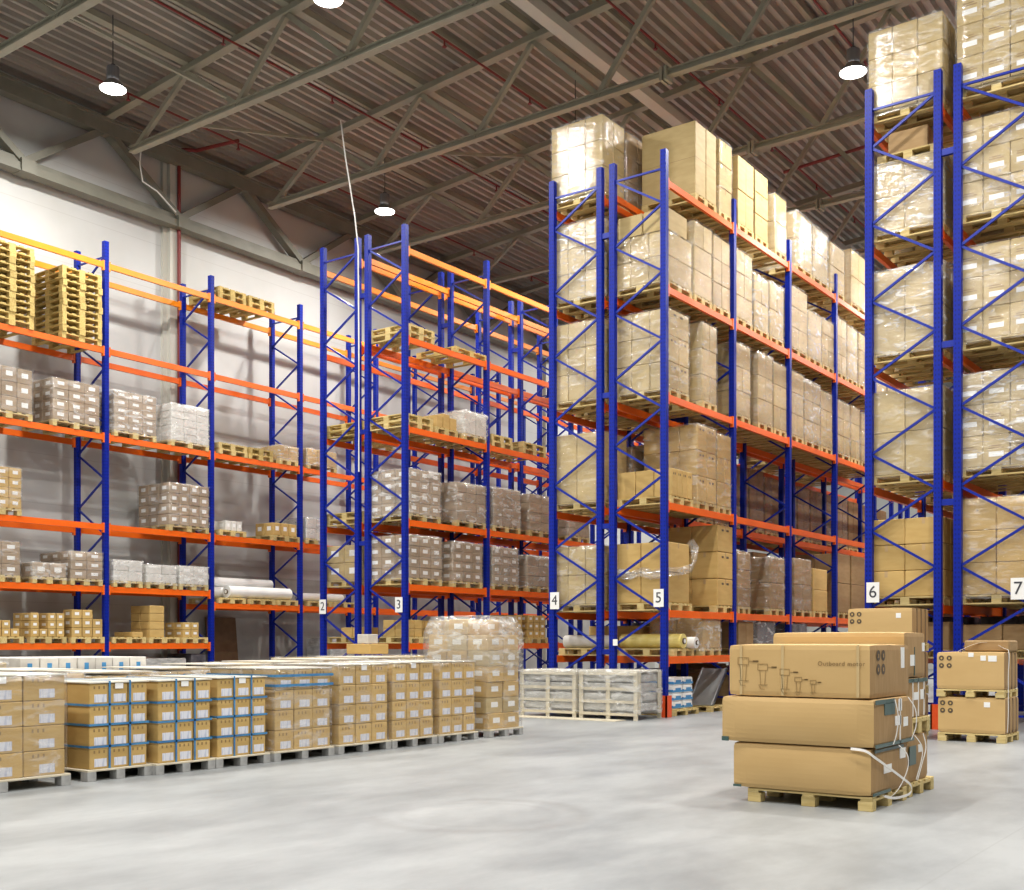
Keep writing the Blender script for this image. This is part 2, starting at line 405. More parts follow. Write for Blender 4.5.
# wall girder
g = thing('wall_girder', 'grey lattice girder along the top of the side wall', 'girder', (WX + .3, 0, 12.1), kind='structure')
b = MB(); b.box(-.14, .14, YN, YF, 1.5, 1.85, 'girder'); b.box(-.18, .18, YN, YF, 1.80, 1.87, 'girder'); b.build('top_chord', g)
b = MB(); b.box(-.14, .14, YN, YF, -.10, .06, 'girder'); b.box(-.06, .06, YN, YF, .06, .20, 'girder'); b.box(-.16, .16, YN, YF, -.13, -.10, 'girder'); b.build('bottom_chord', g)
for k in range(10):
    yt = 7.75 + 4.25 * k
    for dy, w in ((-2.2, .16), (2.2, .24)):
        b = MB(); b.bar((0, yt + dy, .08), (0, yt + .12 * (1 if dy > 0 else -1), 1.55), .16, w, 'girder', up=(1, 0, 0)); b.build('web_member', g)
    b = MB(); b.box(-.2, .2, yt + 2.0, yt + 2.35, -.14, .16, 'girder'); b.build('gusset', g)
for k, yy in enumerate((18.32, 35.3, 52.3, 1.3)):
    b = MB(); b.box(WX, WX + .22, yy - .13, yy + .15, 0, 14.0, 'column'); b.box(WX, WX + .1, yy - .25, yy - .13, 0, 14.0, 'column')
    struct('wall_column', b, label='white boxed column on the side wall, %s' % ('beside the red riser pipe', 'behind the far racks', 'near the far end', 'out of view')[k], cat='column')

# red sprinkler pipes
for k, xp in enumerate((-22.3, -19.0, -15.6, -12.2, -8.9, -5.6)):
    z = zroof(xp) - .28
    t = thing('sprinkler_pipe', 'red sprinkler pipe running under the roof, %s out from the wall' % ORD[k], 'pipe', (xp, 0, z))
    b = MB(); b.tube([(0, YN + .5, 0), (0, YF - .5, 0)], .026, 'redpipe', 8); b.build('pipe', t)
    for j in range(9):
        b = MB(); b.tube([(0, 9.3 + j * 3.2, 0), (0, 9.3 + j * 3.2, -.14)], .022, 'redpipe', 6); b.tube([(0, 9.3 + j * 3.2, -.14), (0, 9.3 + j * 3.2, -.16)], .05, 'redpipe', 8); b.build('sprinkler_head', t)
t = MB(); t.tube([(WX + .28, 18.42, 0), (WX + .28, 18.42, 13.95), (WX + .36, 18.46, 14.02), (WX + .6, 18.7, 14.02), (-22.3, 18.9, 13.98)], .045, 'redpipe', 10)
tag(t.build('riser_pipe'), 'red riser pipe climbing the white wall beside the column', 'pipe')
t = MB(); t.tube([(-12.2, 29.3, 14.2), (-8.9, 28.9, 14.2), (2, 27.6, 14.2)], .045, 'redpipe', 8)
tag(t.build('cross_pipe'), 'red pipe crossing the roof between the tall racks', 'pipe')

# ------------------------------------------------------------------ lamps
def lamp_meshes():
    h = MB(); h.tube([(0, 0, .18), (0, 0, .46)], .13, 'lampgrey', 14); h.tube([(0, 0, .46), (0, 0, .52)], .05, 'dark', 10)
    r = MB(); r.tube([(0, 0, .01), (0, 0, .18)], .27, 'lampgrey', 22, cap=False, r2=.14)
    d = MB(); d.tube([(0, 0, 0), (0, 0, .02)], .262, 'lamp', 22)
    return h.mesh('housing'), r.mesh('reflector', True), d.mesh('lens')
LH, LR, LD = lamp_meshes()
lampname = {(-20.7, 14.2): 'lit round high-bay lamp hanging in front of the wall girder', (-14.5, 14.2): 'lit round high-bay lamp cut by the top edge of the photo',
            (-20.7, 22.4): 'small lit round high-bay lamp above the racks marked 2 and 3', (-7.9, 22.4): 'lit round high-bay lamp beside the top load of rack 6'}
for lx in (-20.7, -14.5, -7.9, -1.7, 4.7):
    for ly in (-2.2, 6.0, 14.2, 22.4, 30.6, 38.8, 47):
        if ly > 40 and lx > -1 or (lx, ly) == (-20.7, 30.6): continue
        px, py = {(-14.5, 14.2): (-14.68, 14.5), (-7.9, 22.4): (-7.95, 22.65), (-20.7, 22.4): (-20.69, 22.55)}.get((lx, ly), (lx, ly))
        t = thing('high_bay_lamp', lampname.get((lx, ly), 'lit round high-bay lamp over an aisle, not seen in the photo'), 'lamp', (px, py, 12.95), 'high-bay lamps under the roof')
        link('housing', LH, t); link('reflector', LR, t); link('lens', LD, t)
        b = MB(); zt = zroof(px) - 12.95 + .2; b.tube([(0, 0, .5), (0, 0, zt)], .012, 'dark', 6); b.build('suspension', t)
        L = bpy.data.lights.new('lamp_light', 'AREA'); L.shape = 'DISK'; L.size = .52; L.energy = 520; L.color = (1, .97, .92)
        lo = bpy.data.objects.new('lamp_light', L); COL.objects.link(lo); lo.parent = t; lo.location = (0, 0, -.01)

# ------------------------------------------------------------------ racks
ZA = [10.0, 8.06, 6.1, 4.06, 2.65, 1.36]      # beam tops, racks 1-3
ZB = [9.95, 7.98, 5.98, 3.98, 1.98, 1.12]     # racks 4-7
RX = {1: (-23.7, -22.6), 2: (-18.92, -17.82), 3: (-17.515, -16.415), 4: (-12.53, -11.43), 5: (-11.145, -10.045), 6: (-6.235, -5.135), 7: (-4.83, -3.73)}
YE = 18.54; BAY = 2.92; ZTOP = 10.48
PW, PD = .115, .11
def digit(n, h):
    cu = bpy.data.curves.new('numeral', 'FONT'); cu.body = n; cu.size = h * 1.38; cu.align_x = 'CENTER'; cu.align_y = 'CENTER'; cu.extrude = .002
    o = bpy.data.objects.new('tmp_text', cu); COL.objects.link(o)
    dg = bpy.context.evaluated_depsgraph_get(); me = bpy.data.meshes.new_from_object(o.evaluated_get(dg))
    bpy.data.objects.remove(o); me.name = 'numeral'
    me.transform(Matrix.Rotation(pi / 2, 4, 'X'))
    me.materials.clear(); me.materials.append(M['ink']); return me
def post_mesh():
    b = MB(); w, d = PW / 2, PD / 2
    b.box(-w, w, -d, d, -5.24, 5.24, 'post'); return b.mesh('post')
POST = post_mesh()
def foot_mesh():
    b = MB(); b.box(-.09, .09, -.09, .09, 0, .012, 'blue'); return b.mesh('foot_plate')
FOOT = foot_mesh()
BRC = {}
def bracing_mesh(D, first, dz):
    key = (round(D, 2), first, round(dz, 2))
    if key in BRC: return BRC[key]
    b = MB(); a0, a1 = -D / 2 + .03, D / 2 - .03
    z = 10.14; side = first
    b.bar((a0, 0, z), (a1, 0, z), .035, .035, 'blue')
    while z - dz > .2:
        xa, xb = (a0, a1) if side == 0 else (a1, a0)
        b.bar((xa, 0, z), (xb, 0, z - dz), .035, .04, 'blue')
        z -= dz; side = 1 - side
    b.bar((a0, 0, .25), (a1, 0, .25), .035, .035, 'blue')
    BRC[key] = b.mesh('bracing'); return BRC[key]
BEAM = {}
def beam_mesh(L, col='orange'):
    k = (round(L, 2), col)
    if k not in BEAM:
        b = MB(); l = L / 2
        b.box(-.025, .025, -l, l, -.13, -.012, col); b.box(-.028, .01, -l, l, -.012, 0, col); b.box(-.032, .032, -l, l, -.135, -.122, col)
        b.box(-.035, .035, -l - .012, -l + .045, -.19, .03, col); b.box(-.035, .035, l - .045, l + .012, -.19, .03, col)
        BEAM[k] = b.mesh('beam')
    return BEAM[k]
RACKS = {}
def make_rack(num, ys, levels, first, label, dz=.63, sign=None, signx=None, skip=(), levels_from=None):
    x0, x1 = RX[num]; xc = (x0 + x1) / 2
    t = thing('pallet_rack', label, 'rack', (xc, ys[0], 0), 'blue and orange pallet racks'); RACKS[num] = t
    D = x1 - x0
    for k, y in enumerate(ys):
        f = thing_part('upright_frame', t, (0, y - ys[0], 0))
        for sx in (-1, 1):
            p = link('post', POST, f, (sx * D / 2, 0, 5.24)); link('foot_plate', FOOT, f, (sx * D / 2, 0, 0))
        link('bracing', bracing_mesh(D, first, dz), f)
    for k in range(len(ys) - 1):
        L = ys[k + 1] - ys[k] - PD; yc = (ys[k] + ys[k + 1]) / 2 - ys[0]
        for z in (levels_from(k) if levels_from else levels):
            for sx in (-1, 1):
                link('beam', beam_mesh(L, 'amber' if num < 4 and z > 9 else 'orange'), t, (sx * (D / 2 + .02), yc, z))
    if sign:
        s = thing_part('number_sign', t, (signx - xc, -.085, 2.2))
        b = MB(); b.box(-.105, .105, -.004, .004, -.165, .165, 'white'); pl = b.build('plate', s)
        d = link('numeral', digit(sign, .2), s, (0, -.006, 0)); tag(d, 'black number %s' % sign)
    return t
def thing_part(name, parent, loc):
    o = bpy.data.objects.new(name, None); COL.objects.link(o); o.parent = parent; o.location = loc; o.empty_display_size = .05; return o
YA = [YE + BAY * k for k in range(7)]
Y1 = [12.33 + 2.98 * k for k in range(8)]
make_rack(1, Y1, ZA, 1, 'blue and orange pallet rack standing along the white wall', levels_from=lambda k: ZA if k < 2 else [10.0, 8.06, 6.1, 4.06, 2.36])
make_rack(2, YA, ZA, 1, 'half-empty blue and orange pallet rack marked 2 at its end', sign='2', signx=-18.86)
make_rack(3, YA, ZA, 0, 'half-empty blue and orange pallet rack marked 3 at its end', sign='3', signx=-16.52)
make_rack(4, YA, ZB, 1, 'tall loaded pallet rack marked 4 at its end', sign='4', signx=-12.43)
make_rack(5, YA, ZB, 0, 'tall loaded pallet rack marked 5, an orange guard at its foot', sign='5', signx=-10.12)
make_rack(6, YA, ZB, 1, 'tall loaded pallet rack marked 6 at its end', sign='6', signx=-6.15)
make_rack(7, YA, ZB, 0, 'tall loaded pallet rack marked 7 at the right edge', sign='7', signx=-3.93)
for n in (2, 4, 6):
    t = RACKS[n + 1]; xa = RX[n][1]; xb = RX[n + 1][0]; xc = (RX[n + 1][0] + RX[n + 1][1]) / 2
    for z in (9.15, 6.1, 3.6, 1.2):
        for k in (0, 1, 2):
            b = MB(); b.box(xa - xc + .055, xb - xc - .055, BAY * k - .035, BAY * k + .035, z - .05, z + .05, 'blue'); tag(b.build('row_spacer', t), 'blue spacer tying two rack rows')
for n, side, col in ((5, 1, 'redorange'), (6, 1, 'redorange')):
    x = RX[n][side]; xc = sum(RX[n]) / 2; b = MB()
    b.box(x - xc - .09, x - xc + .10, -.11, -.075, 0, .4, col); b.box(x - xc + .075, x - xc + .10, -.11, .10, 0, .4, col); b.box(x - xc - .09, x - xc - .065, -.11, .10, 0, .4, col)
    tag(b.build('post_guard', RACKS[n]), 'orange guard round the post foot')
b = MB(); b.box(-.05, .05, -.075, -.07, 1.32, 1.44, 'white'); b.build('tag', RACKS[5], (-.46, 0, 0))

# ------------------------------------------------------------------ pallets
PAL = {}
def pallet_mesh(w, l=1.2, mat='wood', n=1):
    k = (round(w, 2), round(l, 2), mat, n)
    if k in PAL: return PAL[k]
    b = MB(); rnd = random.Random(int(w * 100) + n)
    for q in range(n):
        z = q * .144; jx, jy = (rnd.uniform(-.02, .02), rnd.uniform(-.02, .02)) if q else (0, 0)
        hw, hl = w / 2, l / 2
        bw = [.145, .1, .145, .1, .145]; gap = (w - sum(bw)) / 4; y = -hw
        for j, ww in enumerate(bw):
            b.box(-hl + jx, hl + jx, y + jy, y + ww + jy, z + .122, z + .144, mat); y += ww + gap
        for xx in (-hl, -.0725, hl - .145): b.box(xx + jx, xx + .145 + jx, -hw + jy, hw + jy, z + .1, z + .122, mat)
        for xx in (-hl, -.0725, hl - .145):
            for yy, ww in ((-hw, .1), (-.0725, .145), (hw - .1, .1)): b.box(xx + jx, xx + .145 + jx, yy + jy, yy + ww + jy, z + .022, z + .1, mat)
        for yy, ww in ((-hw, .1), (-.0725, .145), (hw - .1, .1)): b.box(-hl + jx, hl + jx, yy + jy, yy + ww + jy, z, z + .022, mat)
    PAL[k] = b.mesh('pallet'); return PAL[k]
def pallet(x, y, z, w, label, mat='wood', l=1.2, rot=0):
    o = link('pallet', pallet_mesh(w, l, mat), None, (x, y, z)); o.rotation_euler.z = rot
    return tag(o, label, 'pallet', 'wooden pallets')

def detailed_pallet(name, x0, x1, y0, y1, z0, label, board='wood', block='wood', h=.125, sheet=False, run=True):
    """pallet with every board and block its own part; boards along x"""
    t = thing(name, label, 'pallet', ((x0 + x1) / 2, (y0 + y1) / 2, z0), 'wooden pallets')
    hx, hy = (x1 - x0) / 2, (y1 - y0) / 2
    def part(nm, a, b_, c, d, e, f, m):
        q = MB(); q.cbox(-(b_ - a) / 2, (b_ - a) / 2, -(d - c) / 2, (d - c) / 2, -(f - e) / 2, (f - e) / 2, m, .003); q.build(nm, t, ((a + b_) / 2, (c + d) / 2, (e + f) / 2))
    if sheet: part('deck_sheet', -hx, hx, -hy, hy, h - .02, h, 'sheet')
    else:
        for k in range(5):
            yy = -hy + k * (2 * hy - .11) / 4; part('deck_board', -hx, hx, yy, yy + .11, h - .02, h, board)
    zb = h - .02
    if not sheet:
        for k in (-1, 0, 1): part('stringer', k * (hx - .05) - .05, k * (hx - .05) + .05, -hy, hy, h - .04, h - .02, board)
        zb = h - .04
    for i in (-1, 0, 1):
        for j in (-1, 0, 1): part('block', i * (hx - .06) - .06, i * (hx - .06) + .06, j * (hy - .05) - .05, j * (hy - .05) + .05, .018 if run and not sheet else 0, zb, block)
    if not sheet and run:
        for j in (-1, 0, 1): part('runner', -hx, hx, j * (hy - .05) - .05, j * (hy - .05) + .05, 0, .018, board)
    return t

# ------------------------------------------------------------------ cartons and loads
CART = {}
def carton_mesh(dx, dy, dz, mat='kraft', style=''):
    k = (round(dx, 2), round(dy, 2), round(dz, 2), mat, style)
    if k in CART: return CART[k]
    b = MB(); hx, hy = dx / 2 - .004, dy / 2 - .004; z1 = dz - .004
    b.cbox(-hx, hx, -hy, hy, 0, z1, mat, .012 if min(dx, dy, dz) > .25 else .007)
    e = .0015
    if 't' in style:   # tape down the middle of top and of the two faces
        b.box(-hx, hx, -.025, .025, z1, z1 + e, 'tape'); b.box(hx, hx + e, -.025, .025, z1 - .1, z1, 'tape')
        b.box(-.025, .025, -hy - e, -hy, z1 - .1, z1, 'tape')
    if 's' in style:   # horizontal seam
        b.box(-hx, hx, -hy - e, -hy, z1 * .5, z1 * .5 + .006, 'faint'); b.box(hx, hx + e, -hy, hy, z1 * .5, z1 * .5 + .006, 'faint')
    if 'L' in style:   # low label on aisle face
        lw = min(.16, dy * .62); lh = min(.085, dz * .38)
        b.box(hx, hx + e, hy * .12 - lw / 2, hy * .12 + lw / 2, z1 * .10, z1 * .10 + lh, 'label')
        for q in range(3): b.box(hx, hx + e, -hy * .6 + q * .055, -hy * .6 + q * .055 + .018, z1 * .74, z1 * .88, 'faint')
    if 'W' in style:   # white label high on both visible faces
        lw = dy * .42; b.box(hx, hx + e, -lw / 2, lw / 2, z1 * .38, z1 * .72, 'white')
        lw = dx * .42; b.box(-lw / 2, lw / 2, -hy - e, -hy, z1 * .38, z1 * .72, 'white')
    if 'T' in style:   # label on the near end face with dark print
        lw = dx * .55; b.box(-lw / 2, lw / 2, -hy - e, -hy, z1 * .30, z1 * .46, 'white')
        b.box(-lw / 2, lw / 2, -hy - e, -hy, z1 * .56, z1 * .59, 'faint'); b.box(-lw / 2, lw * .3, -hy - e, -hy, z1 * .63, z1 * .66, 'faint')
    if 'p' in style:   # small black marks on the aisle face
        b.box(hx, hx + e, -hy * .5, -hy * .25, z1 * .78, z1 * .86, 'print'); b.box(hx, hx + e, hy * .1, hy * .4, z1 * .78, z1 * .86, 'print')
    if 'B' in style:   # blue marks
        b.box(hx, hx + e, -.03, .03, z1 * .3, z1 * .75, 'paperblue'); b.box(hx, hx + e, -.05, .05, z1 * .05, z1 * .3, 'label')
    CART[k] = b.mesh('carton'); return CART[k]

FILM = {}
def film_mesh(dx, dy, dz, mat, seed, skirt=.06, amp=.018, taper=0.0):
    k = (round(dx, 1), round(dy, 1), round(dz, 1), mat, seed, skirt, taper)
    if k in FILM: return FILM[k]
    dx, dy, dz = k[0], k[1], k[2]
    rnd = random.Random(seed * 977 + int(dx * 100) + int(dz * 10))
    hx, hy = dx / 2 + .012, dy / 2 + .012
    per = []; ns = 7
    for (ax, ay, bx, by) in ((hx, -hy, hx, hy), (hx, hy, -hx, hy), (-hx, hy, -hx, -hy), (-hx, -hy, hx, -hy)):
        for i in range(ns): per.append((ax + (bx - ax) * i / ns, ay + (by - ay) * i / ns))
    n = len(per); nz = max(5, int(dz / .11)); vs = []; fs = []
    ph = [rnd.uniform(0, 6.28) for _ in range(6)]
    for j in range(nz + 1):
        z = -skirt + (dz + skirt + .012) * j / nz
        tp = 1 - taper * max(0, (j / nz - .7) / .3)
        for i, (px, py) in enumerate(per):
            corner = (i % ns == 0)
            o = amp * (0.0 if corner else abs(sin(i * 1.3 + ph[0] + j * .9) * .5 + sin(j * 1.7 + ph[1] + i * .4) * .5) + rnd.uniform(0, .35))
            l = math.hypot(px, py)
            nx_, ny_ = ((1 if px > 0 else -1) if abs(abs(px) - hx) < 1e-6 else 0, (1 if py > 0 else -1) if abs(abs(py) - hy) < 1e-6 else 0)
            vs.append((px * tp + nx_ * o, py * tp + ny_ * o, z + (rnd.uniform(-.012, .012) if 0 < j < nz else 0)))
    for j in range(nz):
        for i in range(n):
            i2 = (i + 1) % n; fs.append((j * n + i, j * n + i2, (j + 1) * n + i2, (j + 1) * n + i))
    c = len(vs); vs.append((0, 0, dz + .03))
    for i in range(n): fs.append((nz * n + i, nz * n + (i + 1) % n, c))
    b = MB(); b.add(vs, fs, mat); FILM[k] = b.mesh('stretch_film', True); return FILM[k]

KIND_TXT = {'pale': 'pale kraft cartons', 'kraft': 'kraft cartons', 'brown': 'brown cartons', 'grey': 'grey-brown cartons', 'white_goods': 'white cartons', 'darkstuff': 'dark goods'}
LOADN = [0]
def load(name_where, x0, x1, y0, y1, z, h, n=(2, 2, 3), mat='pale', style='', film='film', pallet_mat='wood', pal=True, group='wrapped loads', gaps=None, jit=.004, prefix=None, pal_label=None, root_name='wrapped_load', pal_h=.144):
    """a pallet (thing) with a bound load (thing > cartons, film)"""
    LOADN[0] += 1; rnd = random.Random(LOADN[0])
    xc, yc = (x0 + x1) / 2, (y0 + y1) / 2; dx, dy = x1 - x0, y1 - y0
    zb = z
    if pal:
        pallet(xc, yc, z, max(min(dy, 1.25), .6), pal_label or ('pallet under the ' + name_where), pallet_mat, l=max(1.0, min(1.24, dx)))
        zb = z + pal_h; h = h - pal_h
    txt = prefix or ((('film-wrapped ' if film else 'strapped ') + KIND_TXT.get(mat, 'cartons')) + ', ')
    t = thing(root_name, txt + name_where, 'wrapped load', (xc, yc, zb + .001), group)
    nx, ny0, nz = n; cx, cz = dx / nx, h / nz
    for iz in range(nz):
        ny = ny0
        if mat in ('pale', 'kraft') and film and ny0 <= 2 and rnd.random() < .38: ny = 3 - ny0
        cy = dy / ny
        for iy in range(ny):
            for ix in range(nx):
                if nx > 2 and ny > 2 and 0 < ix < nx - 1 and 0 < iy < ny - 1 and iz < nz - 1: continue
                if gaps and (ix, iy, iz) in gaps: continue
                o = link('carton', carton_mesh(cx, cy, cz, mat, style), t, (-dx / 2 + cx * (ix + .5) + rnd.uniform(-jit, jit), -dy / 2 + cy * (iy + .5) + rnd.uniform(-jit, jit), iz * cz))
    if film:
        link('stretch_film', film_mesh(dx, dy, h, film, rnd.randint(0, 3)), t)
        s = t.children[-1]; s.scale = (dx / round(dx, 1), dy / round(dy, 1), h / round(h, 1))
    return t

NUMW = ['', 'one', 'two', 'three', 'four', 'five', 'six', 'seven']
LVN = ['top level', 'second level down', 'third level down', 'fourth level down', 'fifth level down', 'lowest level']
def where(r, lv, i, word='load'):
    R = 'of the rack along the wall' if r == 1 else 'of rack %s' % NUMW[r]
    return '%s %s, %s %s' % (ORD[i], word, LVN[lv], R)

# rack 5 -----------------------------------------------------------------
R5 = {
 0: [(19.78, 20.70, 1.55, (1, 2, 1), 'pale', 's', None), (20.83, 21.42, 1.58, (2, 1, 3), 'pale', 't', 'film_light'), (21.71, 22.50, 1.55, (2, 2, 2), 'pale', '', None),
     (22.58, 23.24, 1.54, (2, 1, 3), 'pale', 't', None), (23.62, 24.26, 1.37, (2, 1, 2), 'pale', '', 'film_light'), (24.84, 25.80, 1.36, (2, 2, 2), 'pale', '', 'film_milky'),
     (25.88, 26.83, 1.34, (2, 2, 2), 'pale', '', 'film_milky'), (26.99, 27.97, 1.27, (2, 2, 2), 'pale', '', 'film'), (28.45, 29.58, 1.5, (2, 2, 2), 'pale', '', 'film_light'),
     (30.09, 30.90, 1.3, (2, 1, 3), 'pale', '', 'film'), (31.1, 32.0, 1.4, (2, 2, 3), 'pale', '', 'film'), (32.2, 33.0, 1.35, (2, 1, 2), 'pale', '', 'film')],
 1: [(18.65, 19.64, 1.07, (3, 2, 2), 'pale', '', 'film'), (19.74, 20.50, 1.57, (2, 2, 3), 'pale', '', 'film_light'), (20.57, 21.33, 1.54, (2, 2, 3), 'pale', '', 'film_light'),
     (21.63, 22.42, 1.56, (2, 2, 3), 'pale', 't', 'film'), (22.52, 23.27, 1.28, (2, 2, 2), 'pale', '', 'film_milky'), (23.36, 24.11, 1.32, (2, 2, 2), 'pale', '', 'film_milky'),
     (24.46, 25.51, 1.55, (2, 2, 3), 'pale', 't', 'film'), (25.6, 26.40, 1.22, (2, 1, 2), 'pale', '', 'film_milky'), (26.48, 27.25, 1.24, (2, 1, 3), 'pale', '', 'film'),
     (27.44, 28.12, 1.5, (2, 2, 3), 'pale', '', 'film'), (28.2, 28.92, 1.45, (2, 1, 2), 'pale', '', 'film_milky'), (29.05, 29.85, 1.45, (2, 2, 3), 'pale', '', 'film'), (30.4, 31.25, 1.5, (2, 2, 3), 'pale', '', 'film'), (31.4, 32.2, 1.4, (2, 1, 3), 'pale', '', 'film')],
 2: [(18.69, 19.52, 1.63, (3, 2, 3), 'pale', 'p', 'film'), (20.08, 20.72, 1.68, (2, 1, 3), 'pale', 't', 'film'), (21.58, 22.32, 1.62, (2, 1, 3), 'pale', '', 'film'),
     (22.72, 23.50, 1.65, (2, 1, 3), 'pale', '', 'film'), (23.58, 24.27, 1.6, (2, 1, 3), 'pale', 't', 'film_light'), (24.49, 25.28, 1.6, (2, 1, 3), 'pale', '', 'film'),
     (25.38, 26.32, 1.55, (2, 2, 3), 'pale', '', 'film_milky'), (26.4, 27.13, 1.48, (2, 1, 3), 'pale', '', 'film'), (27.41, 28.38, 1.44, (2, 2, 3), 'pale', '', 'film'),
     (28.48, 29.10, 1.45, (2, 1, 3), 'pale', '', 'film'), (29.25, 30.05, 1.4, (2, 1, 3), 'pale', '', 'film'), (30.4, 31.2, 1.5, (2, 2, 3), 'pale', '', 'film')],
 3: [(19.86, 20.70, 1.65, (3, 1, 3), 'kraft', 'p', 'film'), (20.76, 21.38, 1.60, (3, 1, 3), 'kraft', 't', 'film')],
 4: [(21.70, 22.32, 1.3, (2, 1, 3), 'brown', '', 'film'), (23.35, 24.15, 1.28, (2, 2, 2), 'brown', '', 'film'), (24.72, 25.76, 1.33, (2, 2, 2), 'brown', '', 'film'), (25.9, 26.8, 1.16, (2, 1, 2), 'kraft', '', None), (27.5, 28.4, 1.62, (2, 1, 2), 'brown', '', None), (28.5, 29.5, 1.62, (2, 1, 2), 'brown', '', None), (30.4, 31.4, 1.5, (2, 1, 3), 'brown', '', None), (31.6, 32.7, 1.5, (2, 1, 3), 'brown', '', None)],
 5: [(20.1, 20.9, .75, (2, 2, 1), 'kraft', '', 'film_milky'), (21.75, 22.5, .7, (2, 2, 1), 'brown', '', None), (22.7, 23.6, .72, (2, 2, 1), 'darkstuff', '', 'film_milky'), (24.6, 25.5, .7, (2, 2, 2), 'darkstuff', '', 'film')],
}
x0, x1 = -11.23, -10.04
for lv, rows in R5.items():
    off = 1 if lv in (3, 4, 5) else 0
    for i, (a, c, h, n, m, st, fl) in enumerate(rows):
        load(where(5, lv, i + off), x0, x1, a, c, ZB[lv], h, n, m, st, fl, group='loads on rack 5')
def carton(x0, x1, y0, y1, z0, z1, mat, style, label, group, cat='box', name='carton'):
    o = link(name, carton_mesh(x1 - x0, y1 - y0, z1 - z0, mat, style), None, ((x0 + x1) / 2, (y0 + y1) / 2, z0))
    return tag(o, label, cat, group)
# smaller boxes on the first wrapped load of level 2
for k in range(2):
    carton(-11.15 + k * .55, -10.62 + k * .55, 18.72, 19.5, ZB[1] + 1.105, ZB[1] + 1.52, 'pale', '', 'pale carton atop the first wrapped load, second level of rack 5, %s' % ('inner one', 'aisle side one')[k], 'cartons on top of a wrapped load')
# low row of small cartons on rack 5, fourth level
pallet(-10.63, 19.22, ZB[3], .9, 'pallet under the low open cartons, fourth level of rack 5')
for i in range(3):
    for j in range(4):
        if i == 1 and j in (1, 2): continue
        carton(-11.2 + i * .395, -10.81 + i * .395, 18.8 + j * .205, 19.0 + j * .205, ZB[3] + .146, ZB[3] + .66, 'kraft', 'p',
               'low open kraft carton, end of rack 5, fourth level, %s row, %s along' % (ORD[i], ORD[j]), 'low kraft cartons at the end of rack 5')
# unwrapped boxes on rack 5, fifth level
pallet(-10.63, 19.15, ZB[4], .95, 'pallet under the two-high cartons with torn film, rack 5')
for i in range(2):
    for k in range(2):
        carton(-11.2 + i * .575 - .0, -10.63 + i * .575, 18.68, 19.56, ZB[4] + .146 + k * .57, ZB[4] + .71 + k * .57, 'kraft', 't',
               'big kraft carton behind the number 5 sign, %s of the stack, %s' % (('bottom', 'top')[k], ('inner', 'aisle side')[i]), 'kraft cartons behind the number 5 sign')
rl = MB(); rr = random.Random(3)
pts = [(-11.25 + i * .11, 18.64 - .01 * (i % 2), ZB[4] + .70 + .03 * sin(i * 1.3)) for i in range(11)] + [(-10.0, 18.75, ZB[4] + .72), (-9.99, 19.1, ZB[4] + .74), (-9.97, 19.45, ZB[4] + .80), (-9.96, 19.60, ZB[4] + .98), (-9.97, 19.62, ZB[4] + 1.22), (-10.0, 19.5, ZB[4] + 1.34)]
rings = []
vs = []; fs = []
nr = 8
for i, p in enumerate(pts):
    d = (Vector(pts[min(i + 1, len(pts) - 1)]) - Vector(pts[max(i - 1, 0)])).normalized(); a = d.cross(Vector((.3, .2, 1))).normalized(); c = d.cross(a)
    for k in range(nr):
        r = .085 * (.6 + rr.random() * .7); vs.append(Vector(p) + (a * cos(2 * pi * k / nr) * .45 + c * sin(2 * pi * k / nr)) * r)
for i in range(len(pts) - 1):
    for k in range(nr): fs.append((i * nr + k, i * nr + (k + 1) % nr, (i + 1) * nr + (k + 1) % nr, (i + 1) * nr + k))
rl.add(vs, fs, 'film_milky'); tag(rl.build('torn_film', smooth=True), 'torn white stretch film hanging round the cartons behind sign 5', 'plastic film')
pallet(-10.63, 21.08, ZB[4], .85, 'pallet under the three-high plain cartons, fifth level of rack 5')
for k in range(3):
    for i in range(2):
        carton(-11.2 + i * .59, -10.61 + i * .59, 20.72, 21.45, ZB[4] + .146 + k * .54, ZB[4] + .682 + k * .54, 'kraft', 'pt',
               'plain kraft carton in the three-high stack on rack 5, %s row, %s' % (('bottom', 'middle', 'top')[k], ('inner', 'aisle side')[i]), 'three-high plain cartons on rack 5')
# yellow roll and film rolls on the lowest level of racks 4 and 5
def roll(x0, x1, y, z, r, mat, label, axis='x', core=True, group='rolls'):
    t = thing('roll', label, 'roll', (x0 if axis == 'x' else y, y if axis == 'x' else x0, z), group)
    L = x1 - x0; e = (L, 0, 0) if axis == 'x' else (0, L, 0)
    b = MB(); b.tube([(0, 0, 0), e], r, mat, 20); b.build('wrap', t)
    d = Vector(e).normalized()
    b = MB(); b.tube([-d * .03, Vector(e) + d * .03], r * .42, 'print', 12); b.tube([-d * .031, Vector(e) + d * .031], r * .3, 'white', 12); b.build('core', t)
    return t
pallet(-10.63, 19.3, ZB[5], .8, 'pallet under the yellow roll, lowest level of rack 5')
roll(-11.35, -10.02, 19.25, ZB[5] + .146 + .14, .14, 'yellow', 'yellow wrapped roll lying across the lowest level of rack 5')
roll(-11.3, -9.9, 19.55, ZB[5] + .146 + .11, .11, 'white', 'white roll lying behind the yellow roll on rack 5')
pallet(-12.03, 19.3, ZB[5], .8, 'pallet under the white roll, lowest level of rack 4')
roll(-12.65, -11.5, 19.2, ZB[5] + .146 + .13, .13, 'white_goods', 'pale roll lying across the lowest level of rack 4')
